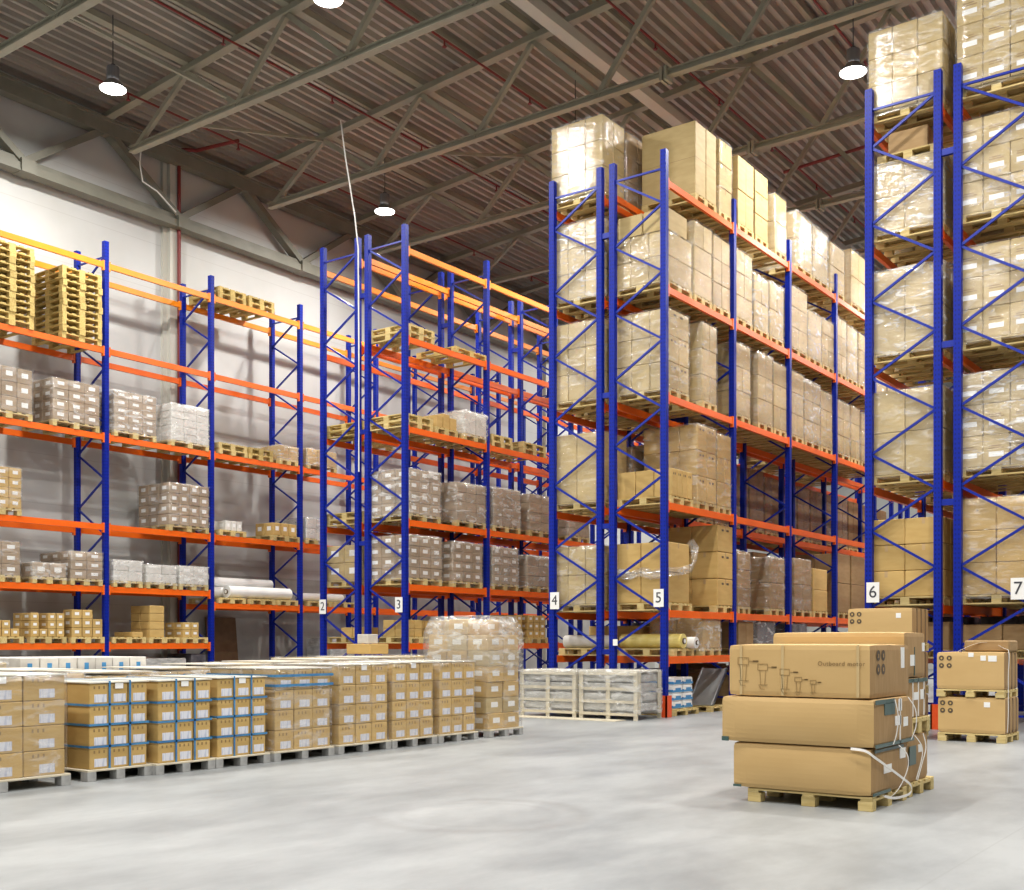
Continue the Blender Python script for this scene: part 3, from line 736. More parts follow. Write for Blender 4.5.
# paper packs on the floor inside rack 5
PAPER = {}
detailed_pallet('pallet', -11.05, -10.0, 18.85, 19.85, 0, 'pallet under the blue and white packs beside the orange post guard', h=.12)
b = MB(); b.cbox(-.15, .15, -.19, .19, 0, .148, 'white', .02); b.box(.1501, .152, -.19, .19, .02, .06, 'paperblue'); b.box(.1501, .152, -.1, .12, .06, .10, 'paperblue'); b.box(-.15, .15, -.1915, -.1901, .02, .07, 'paperblue')
pk = b.mesh('paper_pack')
for k in range(4):
    for j in range(2):
        for i in range(3):
            if i == 0 and k == 3: continue
            o = link('paper_pack', pk, None, (-10.85 + i * .32, 19.1 + j * .42, .1215 + k * .15)); o.rotation_euler.z = .04 * ((k + j) % 2)
            tag(o, 'blue and white pack, %s layer, %s column, pile beside the orange post guard' % (ORD[k], ORD[i * 2 + j]), 'pack', 'blue and white packs on the floor of rack 5')
detailed_pallet('pallet', -11.1, -10.0, 20.4, 21.3, 0, 'pallet under the leaning silver sheets inside rack 5', h=.11)
for k in range(3):
    b = MB(); b.cbox(-.27, .27, -.012, .012, 0, .96, 'galv', .003); b.box(-.27, -.25, -.035, .012, 0, .96, 'galv'); b.box(.25, .27, -.035, .012, 0, .96, 'galv')
    o = b.build('metal_sheet', None, (-10.36 - .02 * k, 20.62 + .075 * k, .115)); o.rotation_euler = (-.72, 0, 0)
    tag(o, 'silver metal sheet leaning back on a pallet inside rack 5, %s from the front' % ORD[k], 'metal sheet', 'leaning silver sheets')
carton(-11.1, -10.1, 21.52, 22.0, .0, .75, 'brown', '', 'brown carton on the floor behind the leaning silver sheets', 'odd cartons')
for k, (ya, yb, m) in enumerate(((21.7, 22.5, 'brown'), (22.8, 23.7, 'darkstuff'), (24.6, 25.4, 'brown'), (26, 27, 'kraft'))):
    load('%s load on the floor under rack 5' % ORD[k], x0, x1, ya, yb, 0, .8, (2, 2, 2), m, '', 'film_light' if k % 2 else None, group='floor loads under rack 5', prefix=('dark goods, ' if m == 'darkstuff' else '%s cartons, ' % m))

# rack 4 -----------------------------------------------------------------
for k, (ya, yb, m, hh) in enumerate(((18.7, 19.8, 'darkstuff', .7), (20.0, 21.2, 'brown', .8), (21.7, 22.8, 'darkstuff', .8), (23, 24.1, 'brown', .9), (24.6, 25.8, 'darkstuff', .8), (26, 27, 'brown', .8))):
    load('%s load on the floor under rack 4' % ORD[k], -12.62, -11.43, ya, yb, 0, hh, (2, 2, 2), m, '', None, group='floor loads under rack 4', prefix=('dark goods, ' if m == 'darkstuff' else '%s cartons, ' % m))
R4 = {
 0: [(18.62, 19.45, 1.62, (3, 2, 3), 'pale', '', 'film'), (19.55, 20.4, 1.6, (2, 2, 3), 'brown', '', 'film'), (20.5, 21.35, 1.5, (2, 2, 3), 'pale', '', 'film'), (21.7, 22.6, 1.5, (2, 2, 3), 'pale', '', 'film')],
 1: [(18.62, 19.6, 1.62, (3, 2, 3), 'pale', '', 'film_milky'), (19.75, 20.5, 1.5, (2, 2, 3), 'pale', '', 'film'), (20.6, 21.35, 1.5, (2, 2, 3), 'pale', '', 'film'), (21.7, 22.6, 1.5, (2, 2, 3), 'pale', '', 'film')],
 2: [(18.62, 19.6, 1.66, (3, 2, 3), 'pale', 't', 'film'), (19.75, 20.5, 1.5, (2, 2, 3), 'pale', '', 'film'), (20.6, 21.35, 1.5, (2, 2, 3), 'pale', '', 'film'), (21.7, 22.6, 1.5, (2, 2, 3), 'pale', '', 'film')] + [(a_, a_ + .85, 1.5, (2, 1, 3), 'brown', '', None) for a_ in (24.5, 25.4, 27.5, 28.5, 30.4, 31.4)],
 3: [(18.62, 19.55, 1.48, (2, 1, 1), 'pale', 't', 'film_light'), (19.75, 20.5, 1.3, (2, 2, 3), 'brown', '', 'film'), (20.6, 21.35, 1.5, (2, 2, 3), 'brown', '', 'film'),
     (21.65, 22.5, 1.5, (2, 2, 3), 'brown', '', 'film'), (22.6, 23.4, 1.6, (2, 2, 3), 'brown', '', 'film'), (23.5, 24.25, 1.45, (2, 2, 3), 'brown', '', 'film'), (24.5, 25.3, 1.55, (2, 2, 3), 'brown', '', 'film'),
     (25.4, 26.2, 1.6, (2, 2, 3), 'brown', '', 'film'), (26.3, 27.1, 1.5, (2, 2, 3), 'brown', '', 'film'), (27.45, 28.3, 1.4, (2, 2, 3), 'grey', '', 'film'), (28.4, 29.2, 1.5, (2, 2, 3), 'brown', '', 'film'), (29.3, 30.1, 1.5, (2, 2, 3), 'brown', '', 'film'), (30.4, 31.2, 1.5, (2, 2, 3), 'brown', '', 'film'), (31.3, 32.1, 1.55, (2, 2, 3), 'brown', '', 'film'), (32.2, 33.0, 1.5, (2, 2, 3), 'brown', '', None), (33.3, 34.2, 1.5, (2, 2, 3), 'brown', '', None), (34.4, 35.6, 1.5, (2, 2, 3), 'brown', '', None)],
 4: [(18.62, 19.6, 1.28, (3, 2, 2), 'pale', 't', 'film'), (19.75, 20.5, 1.2, (2, 2, 2), 'grey', '', 'film'), (20.6, 21.35, 1.4, (2, 2, 3), 'brown', '', 'film'), (21.7, 22.5, 1.3, (2, 2, 2), 'brown', '', 'film_milky'), (22.6, 23.4, 1.3, (2, 2, 2), 'brown', '', 'film_milky'),
     (24.5, 25.4, 1.2, (2, 2, 2), 'brown', '', 'film'), (25.6, 26.4, 1.6, (2, 1, 3), 'brown', '', None), (27.5, 28.3, 1.5, (2, 2, 3), 'brown', '', 'film'), (28.5, 29.4, 1.4, (2, 2, 3), 'brown', '', None), (30.4, 31.3, 1.4, (2, 2, 3), 'brown', '', None), (31.5, 32.6, 1.4, (2, 2, 3), 'brown', '', None), (33.3, 34.5, 1.4, (2, 2, 3), 'brown', '', None)],
 5: [(20.0, 20.9, .6, (2, 2, 1), 'kraft', '', None), (21.7, 22.6, .7, (2, 2, 1), 'darkstuff', '', None), (22.8, 23.8, .7, (2, 2, 1), 'brown', '', None), (24.7, 25.7, .7, (2, 2, 1), 'darkstuff', '', None), (26, 27, .7, (2, 2, 1), 'brown', '', None)],
}
for lv, rows in R4.items():
    for i, (a, c, h, n, m, st, fl) in enumerate(rows):
        load(where(4, lv, i), -12.62, -11.43, a, c, ZB[lv], h, n, m, st, fl, group='loads on rack 4')

# racks 6 and 7 ------------------------------------------------------------
R6 = {0: [(18.62, 19.55, 1.52, (3, 2, 3), 'pale', '', 'film'), (19.8, 20.7, 1.45, (3, 2, 3), 'pale', '', 'film')],
      1: [(18.62, 19.55, 1.26, (2, 2, 2), 'pale', '', 'film_milky'), (19.8, 20.7, 1.45, (3, 2, 3), 'pale', '', 'film')],
      2: [(18.62, 19.55, 1.50, (2, 2, 2), 'pale', '', 'film_milky'), (19.8, 20.7, 1.45, (3, 2, 3), 'pale', '', 'film')],
      3: [(18.62, 19.55, 1.52, (2, 2, 2), 'pale', '', 'film'), (19.8, 20.7, 1.45, (3, 2, 3), 'pale', '', 'film')],
      4: [(18.62, 19.55, 1.42, (2, 2, 3), 'kraft', 't', None), (19.8, 20.7, 1.4, (3, 2, 3), 'kraft', '', 'film')],
      5: [(19.0, 19.9, .6, (2, 2, 1), 'brown', '', None)] + [(y_, y_ + .85, .7, (2, 2, 1), 'darkstuff', '', None) for y_ in (20.1, 21.7, 22.7)]}  # dark goods farther in are added to block the bright wall behind
R7 = {0: [(18.62, 19.55, 1.68, (3, 2, 3), 'pale', 'T', 'film'), (19.8, 20.7, 1.6, (3, 2, 3), 'pale', 'T', 'film')],
      1: [(18.62, 19.55, 1.62, (3, 2, 3), 'pale', 'T', 'film'), (19.8, 20.7, 1.6, (3, 2, 3), 'pale', 'T', 'film')],
      2: [(18.62, 19.55, 1.62, (3, 2, 3), 'pale', 'T', 'film'), (19.8, 20.7, 1.6, (3, 2, 3), 'pale', 'T', 'film')],
      3: [(18.62, 19.55, 1.62, (3, 2, 3), 'pale', 'T', 'film_milky'), (19.8, 20.7, 1.6, (3, 2, 3), 'pale', 'T', 'film')],
      4: [(18.62, 19.55, 1.66, (2, 2, 3), 'kraft', '', 'film'), (19.8, 20.7, 1.5, (3, 2, 3), 'kraft', '', 'film')],
      5: [(19.0, 19.9, .55, (2, 2, 1), 'brown', '', None)] + [(y_, y_ + .85, .7, (2, 2, 1), 'darkstuff', '', None) for y_ in (20.1, 21.7, 22.7)]}  # deeper dark goods added here too, keeping the gap under the rack dark
for r, T in ((6, R6), (7, R7)):
    T[4] = T[4] + [(y_, y_ + .85, 1.4, (2, 2, 2), 'brown', '', None) for y_ in (21.7, 22.7, 24.6, 25.6)]  # added loads that hide the light wall behind the lower levels
    T[3] = T[3] + [(y_, y_ + .85, 1.5, (2, 2, 2), 'kraft', '', None) for y_ in (21.7, 22.7, 24.6, 25.6)]
    for lv, rows in T.items():
        for i, (a, c, h, n, m, st, fl) in enumerate(rows):
            load(where(r, lv, i), RX[r][0] - .05, RX[r][1] + .05, a, c, ZB[lv], h, n, m, st, fl, group='loads on rack %d' % r)
# small pallet and carton on top of rack 6's second level load
pallet(-5.66, 19.1, ZB[1] + 1.29, .8, 'small pallet riding on top of the second level load of rack 6', l=1.0)
carton(-6.0, -5.35, 18.75, 19.4, ZB[1] + 1.436, ZB[1] + 1.80, 'brown', '', 'brown carton squeezed under the top pallet of rack 6', 'odd cartons')

# rack 3 -----------------------------------------------------------------
X3 = (-17.56, -16.37)
R3 = {2: [(20.55, 21.45, .68, (3, 2, 1), 'white_goods', '', 'film_milky')],
      3: [(18.6, 19.7, 1.13, (3, 3, 4), 'grey', 'W', 'film_milky'), (20.27, 21.38, 1.02, (3, 3, 4), 'grey', '', 'film_milky'), (21.68, 22.79, 1.06, (3, 3, 4), 'grey', '', 'film_milky'), (23.2, 24.2, 1.06, (3, 2, 4), 'grey', '', 'film'), (25, 26, 1.0, (3, 2, 4), 'grey', '', 'film')],
      4: [(18.6, 19.75, 1.09, (3, 3, 4), 'grey', 'W', 'film'), (20.15, 21.25, 1.05, (3, 3, 4), 'grey', 'W', 'film'), (21.64, 22.7, 1.03, (3, 3, 4), 'grey', 'W', 'film_milky'), (23.1, 24.1, .92, (3, 2, 3), 'grey', '', 'film_milky'), (25, 26, .9, (3, 2, 4), 'grey', '', 'film')]}
for lv, rows in R3.items():
    for i, (a, c, h, n, m, st, fl) in enumerate(rows):
        load(where(3, lv, i + (2 if lv == 2 else 0)), *X3, a, c, ZA[lv], h, n, m, st, fl, group='loads on rack 3')
def flat(x, y, z, w, n, label, mat='wood'):
    for k in range(n):
        o = pallet(x + random.uniform(-.015, .015), y + random.uniform(-.015, .015), z + .1445 * k, w, label + (', %s up' % ORD[k] if n > 1 else ''), mat)
flat(-16.97, 19.05, ZA[1], .9, 2, 'empty pallet, second level of rack 3 behind its end frame')
flat(-16.97, 20.85, ZA[1], 1.2, 1, 'single empty pallet, second level of rack 3 beside the second frame', 'wood_old')
flat(-16.97, 19.0, ZA[2], .9, 2, 'empty pallet, third level of rack 3 behind its end frame')
flat(-16.97, 19.95, ZA[2], .8, 1, 'pallet under the yellowish low cartons of rack 3')
for i in range(2):
    for j in range(3):
        carton(-17.5 + i * .56, -16.96 + i * .56, 19.58 + j * .25, 19.82 + j * .25, ZA[2] + .146, ZA[2] + .42 + .06 * (j % 2), 'kraft', '', 'yellowish low carton on the third level of rack 3, %s row, %s' % (('rear', 'front')[i], ORD[j]), 'yellowish low cartons on rack 3')
flat(-16.97, 22.05, ZA[2], .85, 2, 'empty pallet, third level of rack 3 past the second frame')
flat(-16.97, 23.4, ZA[2], 1.0, 2, 'empty pallet, third level of rack 3 farthest along')
CN = [0]
def smalls(x0, x1, y0, y1, z, rows, where_, mat='kraft', style='W', size=(.38, .22, .2), rnd=random.Random(11), fill=.8):
    """loose small cartons on a pallet: each its own thing"""
    nx = max(1, int((x1 - x0) / size[0])); ny = max(1, int((y1 - y0) / size[1])); c = 0
    for ix in range(nx - 1, max(-1, nx - 3), -1):
        for iy in range(ny):
            hh = rows if rnd.random() < fill else max(0, rows - rnd.randint(1, 2))
            for k in range(hh):
                c += 1
                carton(x1 - (nx - ix) * size[0], x1 - (nx - ix - 1) * size[0] - .01, y0 + iy * size[1], y0 + (iy + 1) * size[1] - .01, z + k * (size[2] + .002), z + k * (size[2] + .002) + size[2], mat, style,
                       'small carton, %s, %s %s, %s layer' % (where_, ('front', 'rear')[nx - 1 - ix], ORD[iy], ORD[k]), 'small loose cartons ' + where_)
for k, (a, c, n, w) in enumerate(((18.62, 19.45, 2, 'rack 3 first low pallet'), (19.6, 20.4, 2, 'rack 3 second low pallet'), (22.45, 23.1, 3, 'rack 3 third low pallet'), (23.2, 24.0, 3, 'rack 3 fourth low pallet'))):
    pallet(-16.97, (a + c) / 2, ZA[5], c - a, 'pallet of small cartons, lowest level, ' + w)
    smalls(-17.5, -16.42, a, c, ZA[5] + .146, n, w, style='W' if k else '', mat='kraft', size=(.36, .26, .185))
# rack 2 near end
load(where(2, 4, 0), -18.95, -17.79, 18.65, 19.6, ZA[4], .95, (2, 2, 2), 'pale', 'W', 'film_light', group='loads on rack 2')
load(where(2, 3, 1), -18.95, -17.79, 20.0, 21.0, ZA[3], 1.0, (3, 2, 4), 'grey', '', 'film', group='loads on rack 2')
load(where(2, 4, 1), -18.95, -17.79, 20.0, 21.0, ZA[4], 1.0, (3, 2, 4), 'grey', 'W', 'film', group='loads on rack 2')
flat(-18.37, 19.1, ZA[3], .9, 2, 'empty pallet, fourth level of rack 2 behind sign side')
flat(-18.37, 19.1, ZA[5], .9, 1, 'pallet under a few small cartons, lowest level of rack 2')
smalls(-18.9, -17.85, 18.75, 19.3, ZA[5] + .146, 1, 'rack 2 lowest pallet', style='', size=(.36, .26, .22))
flat(-18.37, 19.15, ZA[2], 1.0, 2, 'empty pallet, third level of rack 2 near its end', 'wood_old')
flat(-18.37, 20.3, ZA[2], 1.0, 1, 'empty pallet, third level of rack 2 farther along')

# rack 1 -----------------------------------------------------------------
X1 = (-23.75, -22.54)
for s, (yc, n) in enumerate(((13.05, 12), (14.68, 11))):
    for k in range(n):
        o = pallet(-23.13 + random.uniform(-.02, .02), yc + random.uniform(-.02, .02), ZA[1] + .1445 * k, .98, 'empty pallet, %s from the bottom, %s tall stack on the wall rack' % (ORD[k], ('cut-off', 'fully seen')[s]), 'wood_old')
        o['group'] = 'stacked empty pallets on the wall rack'
flat(-23.14, 18.95, ZA[0], .85, 2, 'empty pallet on the top level of the wall rack, nearer pile', 'wood_old')
flat(-23.14, 19.9, ZA[0], .85, 2, 'empty pallet on the top level of the wall rack, farther pile', 'wood_old')
R1 = {2: [(12.45, 13.5, 1.08, (3, 3, 3), 'grey', 'W', 'film'), (13.97, 15.12, 1.05, (3, 3, 4), 'grey', 'W', 'film'), (15.5, 16.64, 1.05, (3, 3, 5), 'grey', 'W', 'film_milky'), (17.06, 18.18, 1.02, (3, 3, 5), 'white_goods', '', 'film_milky')],
      3: [(12.4, 13.25, 1.0, (3, 3, 4), 'kraft', 'W', 'film'), (17.0, 18.18, 1.15, (3, 4, 4), 'grey', 'W', 'film')],
      4: [(12.4, 13.22, .85, (3, 2, 3), 'grey', 'W', 'film'), (13.5, 14.3, .45, (3, 2, 1), 'grey', 'W', 'film_milky'), (14.4, 15.2, .75, (3, 2, 3), 'grey', 'W', 'film'), (15.48, 16.26, .62, (3, 2, 2), 'white_goods', '', 'film_milky'), (16.37, 17.22, .56, (3, 2, 2), 'white_goods', '', 'film_milky'), (17.3, 18.16, .58, (3, 2, 2), 'white_goods', 'W', 'film_milky')]}
for lv, rows in R1.items():
    for i, (a, c, h, n, m, st, fl) in enumerate(rows):
        load(where(1, lv, i), *X1, a, c, ZA[lv], h, n, m, st, fl, group='loads on the wall rack')
flat(-23.14, 18.95, ZA[2], .9, 2, 'empty pallet on the third level of the wall rack, nearer pile')
flat(-23.14, 19.85, ZA[2], .8, 2, 'empty pallet on the third level of the wall rack, farther pile', 'wood_old')
load(where(1, 2, 4), *X1, 20.5, 21.15, ZA[2], .5, (3, 2, 1), 'kraft', '', 'film_milky', group='loads on the wall rack')
load(where(1, 2, 5), *X1, 21.5, 22.6, ZA[2], .55, (3, 3, 1), 'kraft', '', 'film_milky', group='loads on the wall rack')
# level 4.06, small things right of the second post
flat(-23.14, 18.95, ZA[3], .85, 1, 'pallet under white-fronted small cartons, fourth level of wall rack')
smalls(-23.6, -22.56, 18.55, 19.45, ZA[3] + .146, 1, 'wall rack fourth level', style='W', mat='white_goods', size=(.36, .18, .24))
flat(-23.14, 20.75, ZA[3], .95, 1, 'pallet under low brown cartons, fourth level of wall rack')
smalls(-23.6, -22.56, 20.3, 21.15, ZA[3] + .146, 1, 'wall rack fourth level farther pallet', style='W', mat='kraft', size=(.36, .28, .33))
load(where(1, 3, 4), *X1, 21.45, 22.2, ZA[3], .7, (3, 2, 2), 'white_goods', '', 'film_milky', group='loads on the wall rack')
# level 1.36: loose small cartons
for k, (a, c, n, st, m, sz) in enumerate(((12.4, 13.3, 2, 'W', 'kraft', (.36, .2, .17)), (13.45, 14.3, 3, 'W', 'kraft', (.36, .2, .17)), (14.42, 15.25, 3, 'W', 'kraft', (.36, .26, .20)), (15.45, 16.35, 1, '', 'kraft', (.36, .3, .12)), (16.45, 17.3, 4, '', 'kraft', (.38, .42, .185)), (17.4, 18.15, 2, 'W', 'kraft', (.36, .24, .18)))):
    w = 'wall rack %s low pallet' % ORD[k]
    pallet(-23.14, (a + c) / 2, ZA[5], c - a, 'pallet of small cartons, ' + w, 'wood')
    if k == 3: smalls(-23.6, -22.56, 16.0, 16.35, ZA[5] + .146, 1, w, style=st, mat=m, size=sz)
    else: smalls(-23.65, -22.56, a + .03, c - .01, ZA[5] + .146, n, w, style=st, mat=m, size=sz, fill=1.0 if k == 4 else .6)
# white rolls on level 2.36
for k, (a, c) in enumerate(((18.5, 19.35), (19.5, 20.35), (20.45, 21.15), (21.5, 22.4), (22.5, 23.4))):
    pallet(-23.14, (a + c) / 2, 2.36, c - a, 'pallet under the white rolls on the wall rack, %s' % ORD[k])
for k, (xx, zz, ya, yb, r) in enumerate(((-22.75, .16, 18.9, 21.0, .155), (-23.08, .15, 18.6, 20.6, .14), (-23.4, .15, 18.75, 20.9, .14), (-22.95, .12, 21.5, 23.2, .11), (-23.25, .42, 18.8, 20.8, .13))):
    roll(ya, yb, xx, 2.36 + .146 + zz, r, 'white', 'white roll lying along the wall rack, %s' % ('front one', 'second from the front', 'third from the front', 'past the third frame', 'top one')[k], axis='y', group='white rolls on the wall rack')
b = MB(); b.cbox(-.02, .02, -.5, .5, 0, 2.05, 'brownboard', .004); o = b.build('brown_board', None, (-23.95, 19.86, 0)); o.rotation_euler.y = -.1
tag(o, 'dark brown board leaning on the wall under the wall rack', 'board')
for k, (a, c, m, h) in enumerate(((15.6, 17.6, 'grey_sheet', 1.0), (17.75, 18.2, 'darkstuff', 1.1), (12.6, 14.2, 'grey_sheet', .9), (22.5, 24.0, 'grey_sheet', 1.5))):
    b = MB(); b.cbox(-.5, .5, -(c - a) / 2, (c - a) / 2, 0, h, m, .03); tag(b.build('covered_goods', None, (-23.15, (a + c) / 2, 0)), 'sheeted goods on the floor under the wall rack, %s from the left' % ORD[(1, 2, 0, 3)[k]], 'covered goods', 'covered goods under the wall rack')

# ------------------------------------------------------------------ floor rows at left
def strap_loop(t, axis, pos, dx, dy, dz, mat='strapb', w=.022, e=.009):
    hx, hy = dx / 2 + e, dy / 2 + e; b = MB()
    if axis == 'h':
        for (p, q) in (((hx, -hy), (hx, hy)), ((hx, hy), (-hx, hy)), ((-hx, hy), (-hx, -hy)), ((-hx, -hy), (hx, -hy))):
            b.bar((*p, pos), (*q, pos), .004, w, mat)
    else:
        b.bar((hx, pos, 0), (hx, pos, dz + e), .004, w, mat, up=(0, 1, 0)); b.bar((-hx, pos, 0), (-hx, pos, dz + e), .004, w, mat, up=(0, 1, 0)); b.bar((-hx, pos, dz + e), (hx, pos, dz + e), w, .004, mat)
    return tag(b.build('strap', t), 'blue strap' if mat == 'strapb' else None)
FX = -9.95
ROW = [('P1', 5.0, 6.30, 1.08, 3, 'film', ''), ('P2', 6.60, 7.28, .985, 3, None, 'straps'), ('P3', 7.36, 8.05, .985, 3, None, 'straps'), ('P4', 8.14, 8.84, .995, 3, None, 'straps'),
       ('P5', 8.98, 9.87, 1.08, 3, 'film', 'two'), ('P6', 10.02, 10.90, 1.11, 3, 'film_light', ''), ('P7', 11.0, 11.82, 1.12, 3, 'film_light', ''), ('P8', 11.95, 12.74, 1.12, 3, 'film_light', '')]
DESC = ['film-wrapped carton load cut by the left edge of the photo', 'blue-strapped carton load nearest the left edge of the photo', 'blue-strapped carton load, middle one of the three strapped',
        'blue-strapped carton load, farthest of the three strapped', 'film-wrapped carton load with two blue bands at its top', 'carton load just past the blue-banded one in the floor row',
        'carton load second past the blue-banded one in the floor row', 'carton load beside the tall wrapped stack in the floor row']
for i, (nm, a, c, h, ny, fl, ex) in enumerate(ROW):
    fx = FX - (.10 if i in (0, 4) else 0) * 0 - (.06 if nm in ('P2',) else 0)
    pd = .115
    detailed_pallet('pallet', fx - 1.22, fx + .03, a - .04, c + .04, 0, 'grey-block pallet under the ' + DESC[i].replace('of the photo', '').strip(), block='grey_block', h=pd, sheet=True)
    dx, dy = 1.18, c - a; hh = h - pd
    t = thing('carton_load', DESC[i], 'wrapped load', (fx - dx / 2, (a + c) / 2, pd + .001), 'carton loads in the floor row')
    cz = (hh - .012) / 4; rnd = random.Random(40 + i)
    for iz in range(4):
        for iy in range(ny):
            for ix in range(3):
                if ix == 1 and 0 < iy < ny - 1 and iz < 3: continue
                o = link('carton', carton_mesh(dx / 3, dy / ny, cz, 'kraft', 'L' if ix == 2 else ''), t, (-dx / 2 + dx / 3 * (ix + .5) + rnd.uniform(-.004, .004), -dy / 2 + dy / ny * (iy + .5) + rnd.uniform(-.003, .003), iz * cz))
    b = MB(); b.box(-dx / 2 - .01, dx / 2 + .01, -dy / 2 - .01, dy / 2 + .01, 4 * cz, 4 * cz + .012, 'topsheet'); b.build('cover_sheet', t)
    if i in (1, 2, 3, 0, 5, 6):
        b = MB(); b.box(dx / 2 + .002, dx / 2 + .005, -.05, .045, cz * 3.72, cz * 3.98, 'white'); b.build('tag', t)
    if ex == 'straps':
        for zz in (cz * 1.06, cz * 2.04, cz * 2.98): strap_loop(t, 'h', zz + rnd.uniform(-.006, .006), dx, dy, hh)
        for yy in (-dy * .17, dy * .18): strap_loop(t, 'v', yy, dx, dy, 4 * cz + .012)
    if ex == 'two':
        for zz in (cz * 3.68, cz * 3.2): strap_loop(t, 'h', zz, dx + .03, dy + .03, hh, w=.03)
    if fl:
        f = link('stretch_film', film_mesh(round(dx, 1), round(dy, 1), round(hh, 1), fl, i, .03, .012), t); f.scale = (dx / round(dx, 1), dy / round(dy, 1), hh / round(hh, 1))
# tall wrapped stack at the end of the row
detailed_pallet('pallet', -11.15, -9.9, 13.02, 13.86, 0, 'grey-block pallet under the tall milky wrapped stack', block='grey_block', h=.115, sheet=True)
t = thing('wrapped_stack', 'tall carton stack in milky film at the end of the floor row', 'wrapped load', (-10.53, 13.44, .116), 'carton loads in the floor row')
rnd = random.Random(5)
for iz in range(7):
    cz = .23
    for iy in range(2):
        for ix in range(3):
            if iz == 6 and (ix == 2 or ix == 0 and iy == 0): continue
            st = 'L' if ix == 2 else ''
            link('carton', carton_mesh(1.14 / 3, .39, cz, 'kraft' if (ix + iz) % 3 else 'pale', 'W'), t, (-.57 + .38 * (ix + .5) + rnd.uniform(-.015, .015), -.39 + .39 * (iy + .5) + rnd.uniform(-.012, .012), iz * cz))
f = link('stretch_film', film_mesh(1.2, .8, 1.6, 'film', 9, .04, .03, .16), t)
f2 = link('stretch_film', film_mesh(1.2, .8, .8, 'film_milky', 8, .0, .035, .16), t, (0, 0, .82)); f2.scale = (1.03, 1.03, 1.03); tag(f2, 'milky white film, bunched at the top')

# second and third rows behind, only their tops show
for i, (a, c, h) in enumerate(((5.6, 6.5, 1.02), (6.6, 7.4, 1.04), (7.5, 8.3, 1.0), (8.4, 9.2, 1.03), (9.3, 10.2, 1.06), (10.3, 11.1, 1.08), (11.2, 12.0, 1.1), (12.1, 12.9, 1.12))):
    load('%s in the second floor row' % ORD[i], -12.5, -11.32, a, c, 0, h, (3, 3, 4), 'kraft', '', 'film_milky' if i % 2 else 'film', group='carton loads in the second floor row', prefix='film-topped carton load, ')
    b = MB(); b.box(-.59, .59, -(c - a) / 2, (c - a) / 2, 0, .012, 'topsheet'); tag(b.build('cover_sheet', None, (-11.91, (a + c) / 2, h + .035)), 'cream sheet lying on the %s load in the second floor row' % ORD[i], 'cover sheet', 'cream cover sheets')
load('blue-marked, in the third floor row', -13.75, -12.55, 7.36, 9.11, 0, 1.2, (3, 7, 4), 'white_goods', 'B', None, group='carton loads in the third floor row', prefix='white carton load, ')
for i, (a, c, h) in enumerate(((5.6, 7.2, 1.15), (11.0, 12.0, 1.08), (12.3, 13.3, 1.14), (13.4, 14.4, 1.15), (14.5, 15.5, 1.15))):
    load('%s in the third floor row' % ORD[i], -13.75, -12.55, a, c, 0, h, (3, 3, 4), 'pale', '', 'film' if i else 'film_milky', group='carton loads in the third floor row', prefix='pale carton load, ')
carton(-13.3, -12.75, 13.55, 14.0, 1.19, 1.36, 'kraft', '', 'small flat kraft carton left on a load before the rack marked 2', 'odd cartons')
carton(-13.1, -12.85, 13.6, 13.85, 1.362, 1.52, 'white_goods', '', 'small white box on a flat carton before the rack marked 2', 'odd cartons')

# ------------------------------------------------------------------ wooden crates with grey contents
def crate(x0, x1, y0, y1, h, label):
    t = thing('slatted_crate', label, 'crate', ((x0 + x1) / 2, (y0 + y1) / 2, 0), 'wrapped slatted crates')
    hx, hy = (x1 - x0) / 2, (y1 - y0) / 2
    for k in range(4):
        b = MB(); zz = .13 + k * (h - .17) / 4
        b.cbox(-hx + .04, hx - .04, -hy + .04, hy - .04, zz + .012, zz + (h - .17) / 4 - .012, 'grey_sheet', .025); b.build('grey_bundle', t)
    for sy in (-1, 1):
        for px in (-hx + .035, 0, hx - .035):
            b = MB(); b.box(px - .04, px + .04, sy * hy - .012, sy * hy + .012, .0, h - .03, 'sheet'); b.build('upright_slat', t)
    for sx in (-1, 1):
        for py in (-hy + .06, hy - .06):
            b = MB(); b.box(sx * hx - .012, sx * hx + .012, py - .04, py + .04, .1, h - .03, 'sheet'); b.build('upright_slat', t)
    for zz in (.10, .32, .55, h - .06):
        for sy in (-1, 1):
            b = MB(); b.box(-hx, hx, sy * (hy + .013) - .01, sy * (hy + .013) + .01, zz - .025, zz + .025, 'sheet'); b.build('cross_slat', t)
    b = MB(); b.box(-hx, hx, -hy, hy, h - .03, h, 'topsheet'); b.build('top_sheet', t)
    f = link('stretch_film', film_mesh(round(2 * hx, 1), round(2 * hy, 1), round(h, 1), 'film_milky', 4, -.12, .02), t, (0, 0, .0)); f.scale = (2 * hx / round(2 * hx, 1) * 1.015, 2 * hy / round(2 * hy, 1) * 1.03, h / round(h, 1))
crate(-12.49, -11.25, 17.4, 18.22, .87, 'wrapped slatted crate with grey bundles, standing before sign 4')
crate(-11.17, -9.96, 17.4, 18.25, .88, 'wrapped slatted crate with grey bundles, beside the orange post guard')
b = MB(); b.box(-1.2, 1.2, -.2, .2, 0, .012, 'sheet'); o = b.build('loose_board', None, (-11.35, 17.12, 0)); tag(o, 'thin pale board lying on the floor before the crates', 'board')

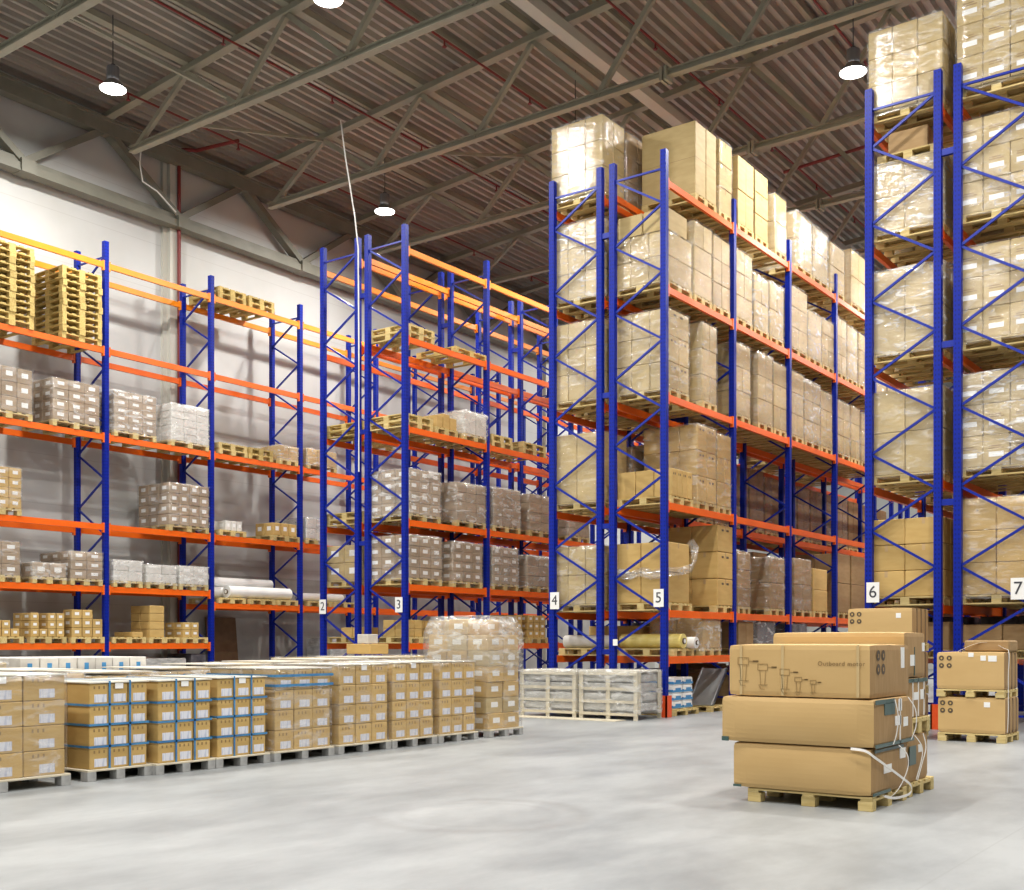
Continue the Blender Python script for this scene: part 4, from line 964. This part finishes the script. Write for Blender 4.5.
# ------------------------------------------------------------------ big cartons in the foreground
def soft_carton(name, x0, x1, y0, y1, z0, z1, label, bulge=(.012, .012, .006), group='big cartons on the floor stack', mat='big', endmat='end', sag=0):
    """carton with softly bulging faces: one continuous mesh"""
    n = 10; dx, dy, dz = x1 - x0, y1 - y0, z1 - z0
    bm = bmesh.new(); bmesh.ops.create_cube(bm, size=1.0)
    bmesh.ops.subdivide_edges(bm, edges=bm.edges[:], cuts=n - 1, use_grid_fill=True)
    for v in bm.verts:
        p = v.co.copy(); q = [2 * p.x, 2 * p.y, 2 * p.z]
        d = [dx, dy, dz]; r = [p.x * dx, p.y * dy, p.z * dz]
        for ax in range(3):
            if abs(abs(q[ax]) - 1) < 1e-4:
                o = [k for k in range(3) if k != ax]
                w = (1 - abs(q[o[0]]) ** 4) * (1 - q[o[1]] ** 2)
                r[ax] += bulge[ax] * w * (1 if q[ax] > 0 else -1)
        # rounded edges
        for a in range(3):
            o = [k for k in range(3) if k != a]
            if all(abs(abs(q[k]) - 1) < 1e-4 for k in o):
                for k in o: r[k] -= .006 * (1 if q[k] > 0 else -1)
        v.co = r
    me = bpy.data.meshes.new(name); bm.to_mesh(me); bm.free()
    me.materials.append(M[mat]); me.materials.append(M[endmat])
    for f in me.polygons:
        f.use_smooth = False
        if abs(f.normal.x) > .8: f.material_index = 1  # both x ends take the colour with shade painted in
    o = link(name, me, None, ((x0 + x1) / 2, (y0 + y1) / 2, (z0 + z1) / 2))
    return tag(o, label, 'box', group)
def on(parent, name, mb, label=None):
    o = mb.build(name, parent); tag(o, label); return o
detailed_pallet('pallet', -4.15, -3.06, 9.17, 10.08, 0, 'pallet under the nearest stack of big cartons', h=.12, run=False)
detailed_pallet('pallet', -4.15, -3.08, 10.22, 10.98, 0, 'pallet under the rear stack of big cartons, on the floor', h=.12, run=False)
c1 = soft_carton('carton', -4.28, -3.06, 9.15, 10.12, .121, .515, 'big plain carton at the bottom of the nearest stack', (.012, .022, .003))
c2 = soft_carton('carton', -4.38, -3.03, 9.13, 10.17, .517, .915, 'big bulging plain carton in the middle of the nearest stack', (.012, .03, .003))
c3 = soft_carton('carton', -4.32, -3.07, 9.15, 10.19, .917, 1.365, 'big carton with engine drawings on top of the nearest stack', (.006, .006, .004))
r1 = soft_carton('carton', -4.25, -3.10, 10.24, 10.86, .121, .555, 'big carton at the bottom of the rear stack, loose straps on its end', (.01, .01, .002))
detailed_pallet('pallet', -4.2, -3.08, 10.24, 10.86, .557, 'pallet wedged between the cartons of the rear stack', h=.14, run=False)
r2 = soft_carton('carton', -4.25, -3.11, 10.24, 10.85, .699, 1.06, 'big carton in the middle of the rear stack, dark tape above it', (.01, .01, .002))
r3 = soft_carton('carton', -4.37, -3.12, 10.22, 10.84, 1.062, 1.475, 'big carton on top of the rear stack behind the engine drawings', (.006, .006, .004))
# details on the cartons: coordinates relative to the carton centre
def rel(o, x, y, z): return (x - o.location.x, y - o.location.y, z - o.location.z)
def decal(parent, name, face, a0, a1, z0, z1, mat, off=0.0, label=None, inset=0.0):
    """thin sticker. face 'y': on the near face, a = x; face 'x': on the right end, a = y"""
    b = MB(); P = parent.location
    hx = max(v.co.x for v in parent.data.vertices); hy = min(v.co.y for v in parent.data.vertices)
    if face == 'y': b.box(a0 - P.x, a1 - P.x, hy - .003 - off + inset, hy + .004 + inset, z0 - P.z, z1 - P.z, mat)
    else: b.box(hx - .004, hx + .003 + off, a0 - P.y, a1 - P.y, z0 - P.z, z1 - P.z, mat)
    return on(parent, name, b, label)
# pale strap bands on the engine carton
for xx in (-4.2, -3.82, -3.17):
    decal(c3, 'strap', 'y', xx - .012, xx + .012, .93, 1.36, 'band', label='pale strap band')
def outline(parent, segs, name='printed_drawing', mat='faint2', w=.005):
    b = MB(); P = parent.location; hy = min(v.co.y for v in parent.data.vertices)
    for (xa, za, xb, zb) in segs: b.bar((xa - P.x, hy - .0015, za - P.z), (xb - P.x, hy - .0015, zb - P.z), .003, w, mat, up=(0, 0, 1) if abs(xa - xb) > 1e-6 else (1, 0, 0))
    return on(parent, name, b)
for k, (mx, mz, s) in enumerate(((-4.18, 1.22, 1.0), (-4.0, 1.17, .9), (-3.80, 1.13, .85), (-3.68, 1.07, .62), (-3.55, 1.05, .5))):
    S = []
    def q(x0, z0, x1, z1): S.append((mx + x0 * s, mz + z0 * s, mx + x1 * s, mz + z1 * s))
    q(-.05, .03, .05, .03); q(-.05, -.03, .05, -.03); q(-.05, -.03, -.05, .03); q(.05, -.03, .05, .03); q(.05, .0, .14, .0)
    q(-.03, -.03, -.02, -.17); q(.03, -.03, .02, -.17); q(-.04, -.17, .05, -.17); q(-.04, -.17, -.02, -.21); q(-.02, -.21, .02, -.21)
    outline(c3, S)
    b = MB(); P = c3.location; hy = min(v.co.y for v in c3.data.vertices); b.box(mx + .09 * s - P.x, mx + .14 * s - P.x, hy - .003, hy, mz - .008 * s - P.z, mz + .008 * s - P.z, 'faint'); on(c3, 'printed_handle', b)
def text_on(parent, body, x, z, h, mat, name='printed_text'):
    cu = bpy.data.curves.new('txt', 'FONT'); cu.body = body; cu.size = h; cu.space_character = 1.12; cu.align_x = 'CENTER'; cu.align_y = 'CENTER'; cu.extrude = .001
    o = bpy.data.objects.new('tmp', cu); COL.objects.link(o); dg = bpy.context.evaluated_depsgraph_get()
    me = bpy.data.meshes.new_from_object(o.evaluated_get(dg)); bpy.data.objects.remove(o)
    me.transform(Matrix.Rotation(pi / 2, 4, 'X')); me.materials.clear(); me.materials.append(M[mat]); me.name = name
    hy = min(v.co.y for v in parent.data.vertices)
    return link(name, me, parent, (x - parent.location.x, hy - .002, z - parent.location.z))
text_on(c3, 'Outboard motor', -3.31, 1.205, .052, 'faint')
def marks(parent, face, a, z, s, gap, aspect=1.0, vgap=None):
    """four round black handling marks with a pale symbol inside"""
    b = MB(); P = parent.location
    hx = max(v.co.x for v in parent.data.vertices); hy = min(v.co.y for v in parent.data.vertices)
    for i in range(2):
        for j in range(2):
            aa = a + i * gap; zz = z - j * (vgap or gap)
            if face == 'y':
                b.disc((aa - P.x, hy - .002, zz - P.z), s, 'y', 'print', rx=s * aspect)
                b.box(aa - P.x - s * .3, aa - P.x + s * .3, hy - .0035, hy - .0025, zz - P.z - s * .45 * (1 - .5 * j), zz - P.z + s * .35, 'kraft')
            else:
                b.disc((hx + .002, aa - P.y, zz - P.z), s, 'x', 'print', rx=s * aspect)
                b.box(hx + .0025, hx + .0035, aa - P.y - s * .25, aa - P.y + s * .25, zz - P.z - s * .4, zz - P.z + s * .3, 'end')
    o = on(parent, 'handling_marks', b, 'four black round marks'); return o
marks(c3, 'x', 9.33, 1.275, .046, .125, 1.05, .115)
decal(c3, 'label_sticker', 'x', 9.93, 10.02, 1.16, 1.34, 'white', label='white sticker')
b = MB(); P = c3.location; b.box(-.63, .63, -.03, .03, .226, .229, 'band'); on(c3, 'top_strap', b, 'pale band')
# middle carton: teal corner tape, straps, labels
decal(c2, 'corner_tape', 'x', 9.13, 9.62, .875, .912, 'teal', label='teal corner tape'); decal(c2, 'corner_tape', 'x', 9.13, 10.15, .52, .55, 'teal', label='teal corner tape')
decal(c2, 'corner_tape', 'x', 9.35, 9.62, .78, .88, 'teal', label='teal corner tape')
decal(c2, 'corner_tape', 'y', -4.375, -4.31, .522, .56, 'teal', label='teal corner tape', inset=.026)
decal(c2, 'label_sticker', 'x', 9.62, 9.78, .68, .76, 'white'); decal(c2, 'label_sticker', 'x', 9.85, 9.97, .66, .74, 'white'); decal(c2, 'label_sticker', 'x', 9.72, 9.80, .80, .90, 'white')
def cord(parent, pts, name='strap', w=.022, mat='strapw', wd=(0, 1, 0)):
    b = MB(); P = parent.location
    # smooth the path
    V = [Vector(p) - P for p in pts]; out = []
    for i in range(len(V) - 1):
        p0, p1, p2, p3 = V[max(i - 1, 0)], V[i], V[i + 1], V[min(i + 2, len(V) - 1)]
        for k in range(8):
            s = k / 8; out.append(.5 * ((2 * p1) + (p2 - p0) * s + (2 * p0 - 5 * p1 + 4 * p2 - p3) * s * s + (3 * p1 - p0 - 3 * p2 + p3) * s ** 3))
    out.append(V[-1]); b.ribbon(out, wd, w, .003, mat); return on(parent, name, b, 'loose white strap')
ex = -3.0
cord(c2, [(ex, 9.56, .905), (ex + .015, 9.60, .76), (ex + .012, 9.57, .62), (ex, 9.52, .53)])
cord(c2, [(ex, 9.92, .91), (ex + .03, 10.03, .80), (ex + .03, 10.05, .66), (ex + .01, 9.98, .54)])
decal(c2, 'strap', 'x', 9.75, 9.77, .52, .91, 'strapw'); 
# bottom carton: loose strap looping over the corner
decal(c1, 'corner_tape', 'x', 9.16, 9.6, .125, .15, 'teal', label='teal corner tape'); decal(c1, 'corner_tape', 'y', -4.275, -4.2, .126, .146, 'teal', label='teal corner tape', inset=.018)
decal(c1, 'label_sticker', 'x', 9.42, 9.62, .29, .36, 'white'); decal(c1, 'label_sticker', 'x', 9.85, 10.0, .38, .47, 'white')
decal(c1, 'corner_tape', 'x', 9.2, 9.95, .475, .50, 'teal', label='teal corner tape')
cord(c1, [(-3.22, 9.118, .512), (-3.10, 9.115, .50), (-3.035, 9.18, .44), (-3.015, 9.45, .34), (-3.0, 9.75, .23), (-2.99, 9.95, .15), (-2.99, 9.98, .09), (-2.99, 9.85, .07), (-2.985, 9.5, .085), (-3.0, 9.3, .12)], wd=(0, .3, 1))
cord(c1, [(-3.02, 9.72, .51), (-2.99, 9.86, .42), (-2.99, 9.88, .30), (-3.0, 9.70, .16), (-3.0, 9.45, .10), (-3.0, 9.25, .13)])
decal(r1, 'corner_tape', 'x', 10.26, 10.45, .28, .45, 'teal', label='teal corner tape')
cord(r1, [(-3.07, 10.34, .55), (-3.05, 10.48, .45), (-3.05, 10.50, .34), (-3.06, 10.36, .15)]); cord(r1, [(-3.07, 10.6, .55), (-3.05, 10.62, .42), (-3.05, 10.5, .28), (-3.06, 10.40, .14)])
decal(r1, 'label_sticker', 'x', 10.52, 10.62, .38, .45, 'white')
decal(r2, 'label_sticker', 'x', 10.42, 10.55, .86, .93, 'white'); decal(r2, 'label_sticker', 'x', 10.62, 10.74, .86, .95, 'white'); decal(r2, 'corner_tape', 'x', 10.26, 10.84, 1.02, 1.055, 'teal', label='dark tape strip')
for yy in (10.38, 10.55, 10.72): decal(r2, 'strap', 'x', yy, yy + .02, .71, 1.05, 'strapw')
decal(r3, 'label_sticker', 'x', 10.36, 10.50, 1.17, 1.27, 'white'); decal(r3, 'label_sticker', 'x', 10.72, 10.79, 1.30, 1.38, 'white'); decal(r3, 'tape_strip', 'x', 10.48, 10.49, 1.08, 1.34, 'teal', off=.002)

# ------------------------------------------------------------------ crates of cartons before rack 6/7
def boxed(xa, xb, ya, yb, z, hp, hb, label, plabel):
    detailed_pallet('pallet', xa, xb, ya, yb, z, plabel, h=hp, run=False)
    o = soft_carton('carton', xa, xb, ya, yb, z + hp + .001, z + hp + hb, label, (.003, .003, .002), 'square cartons stacked before racks 6 and 7')
    P = o.location
    marks(o, 'y', xa + .07, z + hp + hb - .085, .036, .105)
    for k in range(3):
        yy = ya + (yb - ya) * (.25 + .25 * k); decal(o, 'strap', 'x', yy, yy + .025, z + hp + .01, z + hp + hb - .01, 'print', label='dark strap')
    return o
s1 = boxed(-4.55, -3.65, 16.4, 17.2, 0, .12, .50, 'lower of the two square cartons beside the post of rack 7', 'floor pallet under the two square cartons')
s2 = boxed(-4.56, -3.66, 16.38, 17.18, .622, .105, .52, 'upper of the two square cartons, white strap loop on it', 'pallet between the two square cartons')
decal(s1, 'label_sticker', 'y', -3.93, -3.85, .49, .56, 'white'); decal(s2, 'label_sticker', 'y', -4.13, -4.06, 1.18, 1.24, 'white'); decal(s2, 'label_sticker', 'y', -3.97, -3.90, 1.13, 1.20, 'white'); decal(s2, 'label_sticker', 'y', -3.87, -3.76, 1.12, 1.20, 'white')
cord(s2, [(-4.3, 16.5, 1.255), (-4.1, 16.6, 1.36), (-3.9, 16.65, 1.38), (-3.72, 16.62, 1.30), (-3.63, 16.5, 1.24), (-3.62, 16.42, .9), (-3.62, 16.42, .4), (-3.64, 16.45, .15)], w=.03)
b = MB(); b.cbox(-.3, .3, -.25, .25, 0, .16, 'brown', .02); tag(b.build('carton', None, (-3.95, 16.88, 1.252)), 'flat brown carton lying on the upper square carton', 'box', 'odd cartons')
z = 0
for k in range(3):
    s = boxed(-5.84, -4.90, 16.4, 17.2, z, .12, .505, 'square carton behind the nearest stacks, %s of three' % ('bottom', 'middle', 'top')[k], 'pallet under the %s square carton behind the nearest stacks' % ('bottom', 'middle', 'top')[k])
    if k == 2: decal(s, 'label_sticker', 'y', -5.13, -5.06, z + .48, z + .55, 'white')
    z += .627

# ------------------------------------------------------------------ cables
b = MB(); b.tube([(-17.93, 18.1, 13.0), (-17.88, 18.2, 12.2), (-17.8, 18.42, 10.9), (-17.72, 18.44, 10.2), (-17.70, 18.44, 8), (-17.70, 18.44, 5.2)], .016, 'cable', 8)
tag(b.build('hanging_cable'), 'white cable dropping from the roof to the racks marked 2 and 3', 'cable')
b = MB(); b.tube([(-23.3, 16.75, 13.2), (-23.4, 16.8, 12.95), (-23.5, 16.95, 12.6), (-23.4, 17.3, 12.45), (-23.6, 18.0, 12.2)], .018, 'cable', 6)
tag(b.build('wall_cable'), 'thin pale cable hanging by the wall girder', 'cable')

# ------------------------------------------------------------------ camera, world, view
F, YAW, HOR, CH = 1131.39, .6304, 642.2, 1.3843
cam = bpy.data.cameras.new('camera'); co = bpy.data.objects.new('camera', cam); COL.objects.link(co)
cam.sensor_fit = 'HORIZONTAL'; cam.sensor_width = 36; cam.lens = 36 * F / 1024; cam.shift_y = (HOR - 445) / 1024; cam.clip_end = 300; cam.clip_start = .05
co.location = (0, 0, CH); co.rotation_euler = (pi / 2, 0, YAW)
scene.camera = co
w = bpy.data.worlds.new('world'); scene.world = w; w.use_nodes = True
w.node_tree.nodes['Background'].inputs[0].default_value = (1, .975, .93, 1); w.node_tree.nodes['Background'].inputs[1].default_value = .20
scene.view_settings.view_transform = 'Standard'; scene.view_settings.look = 'None'; scene.view_settings.gamma = 1; scene.view_settings.use_curve_mapping = False
scene.view_settings.exposure = 0.0
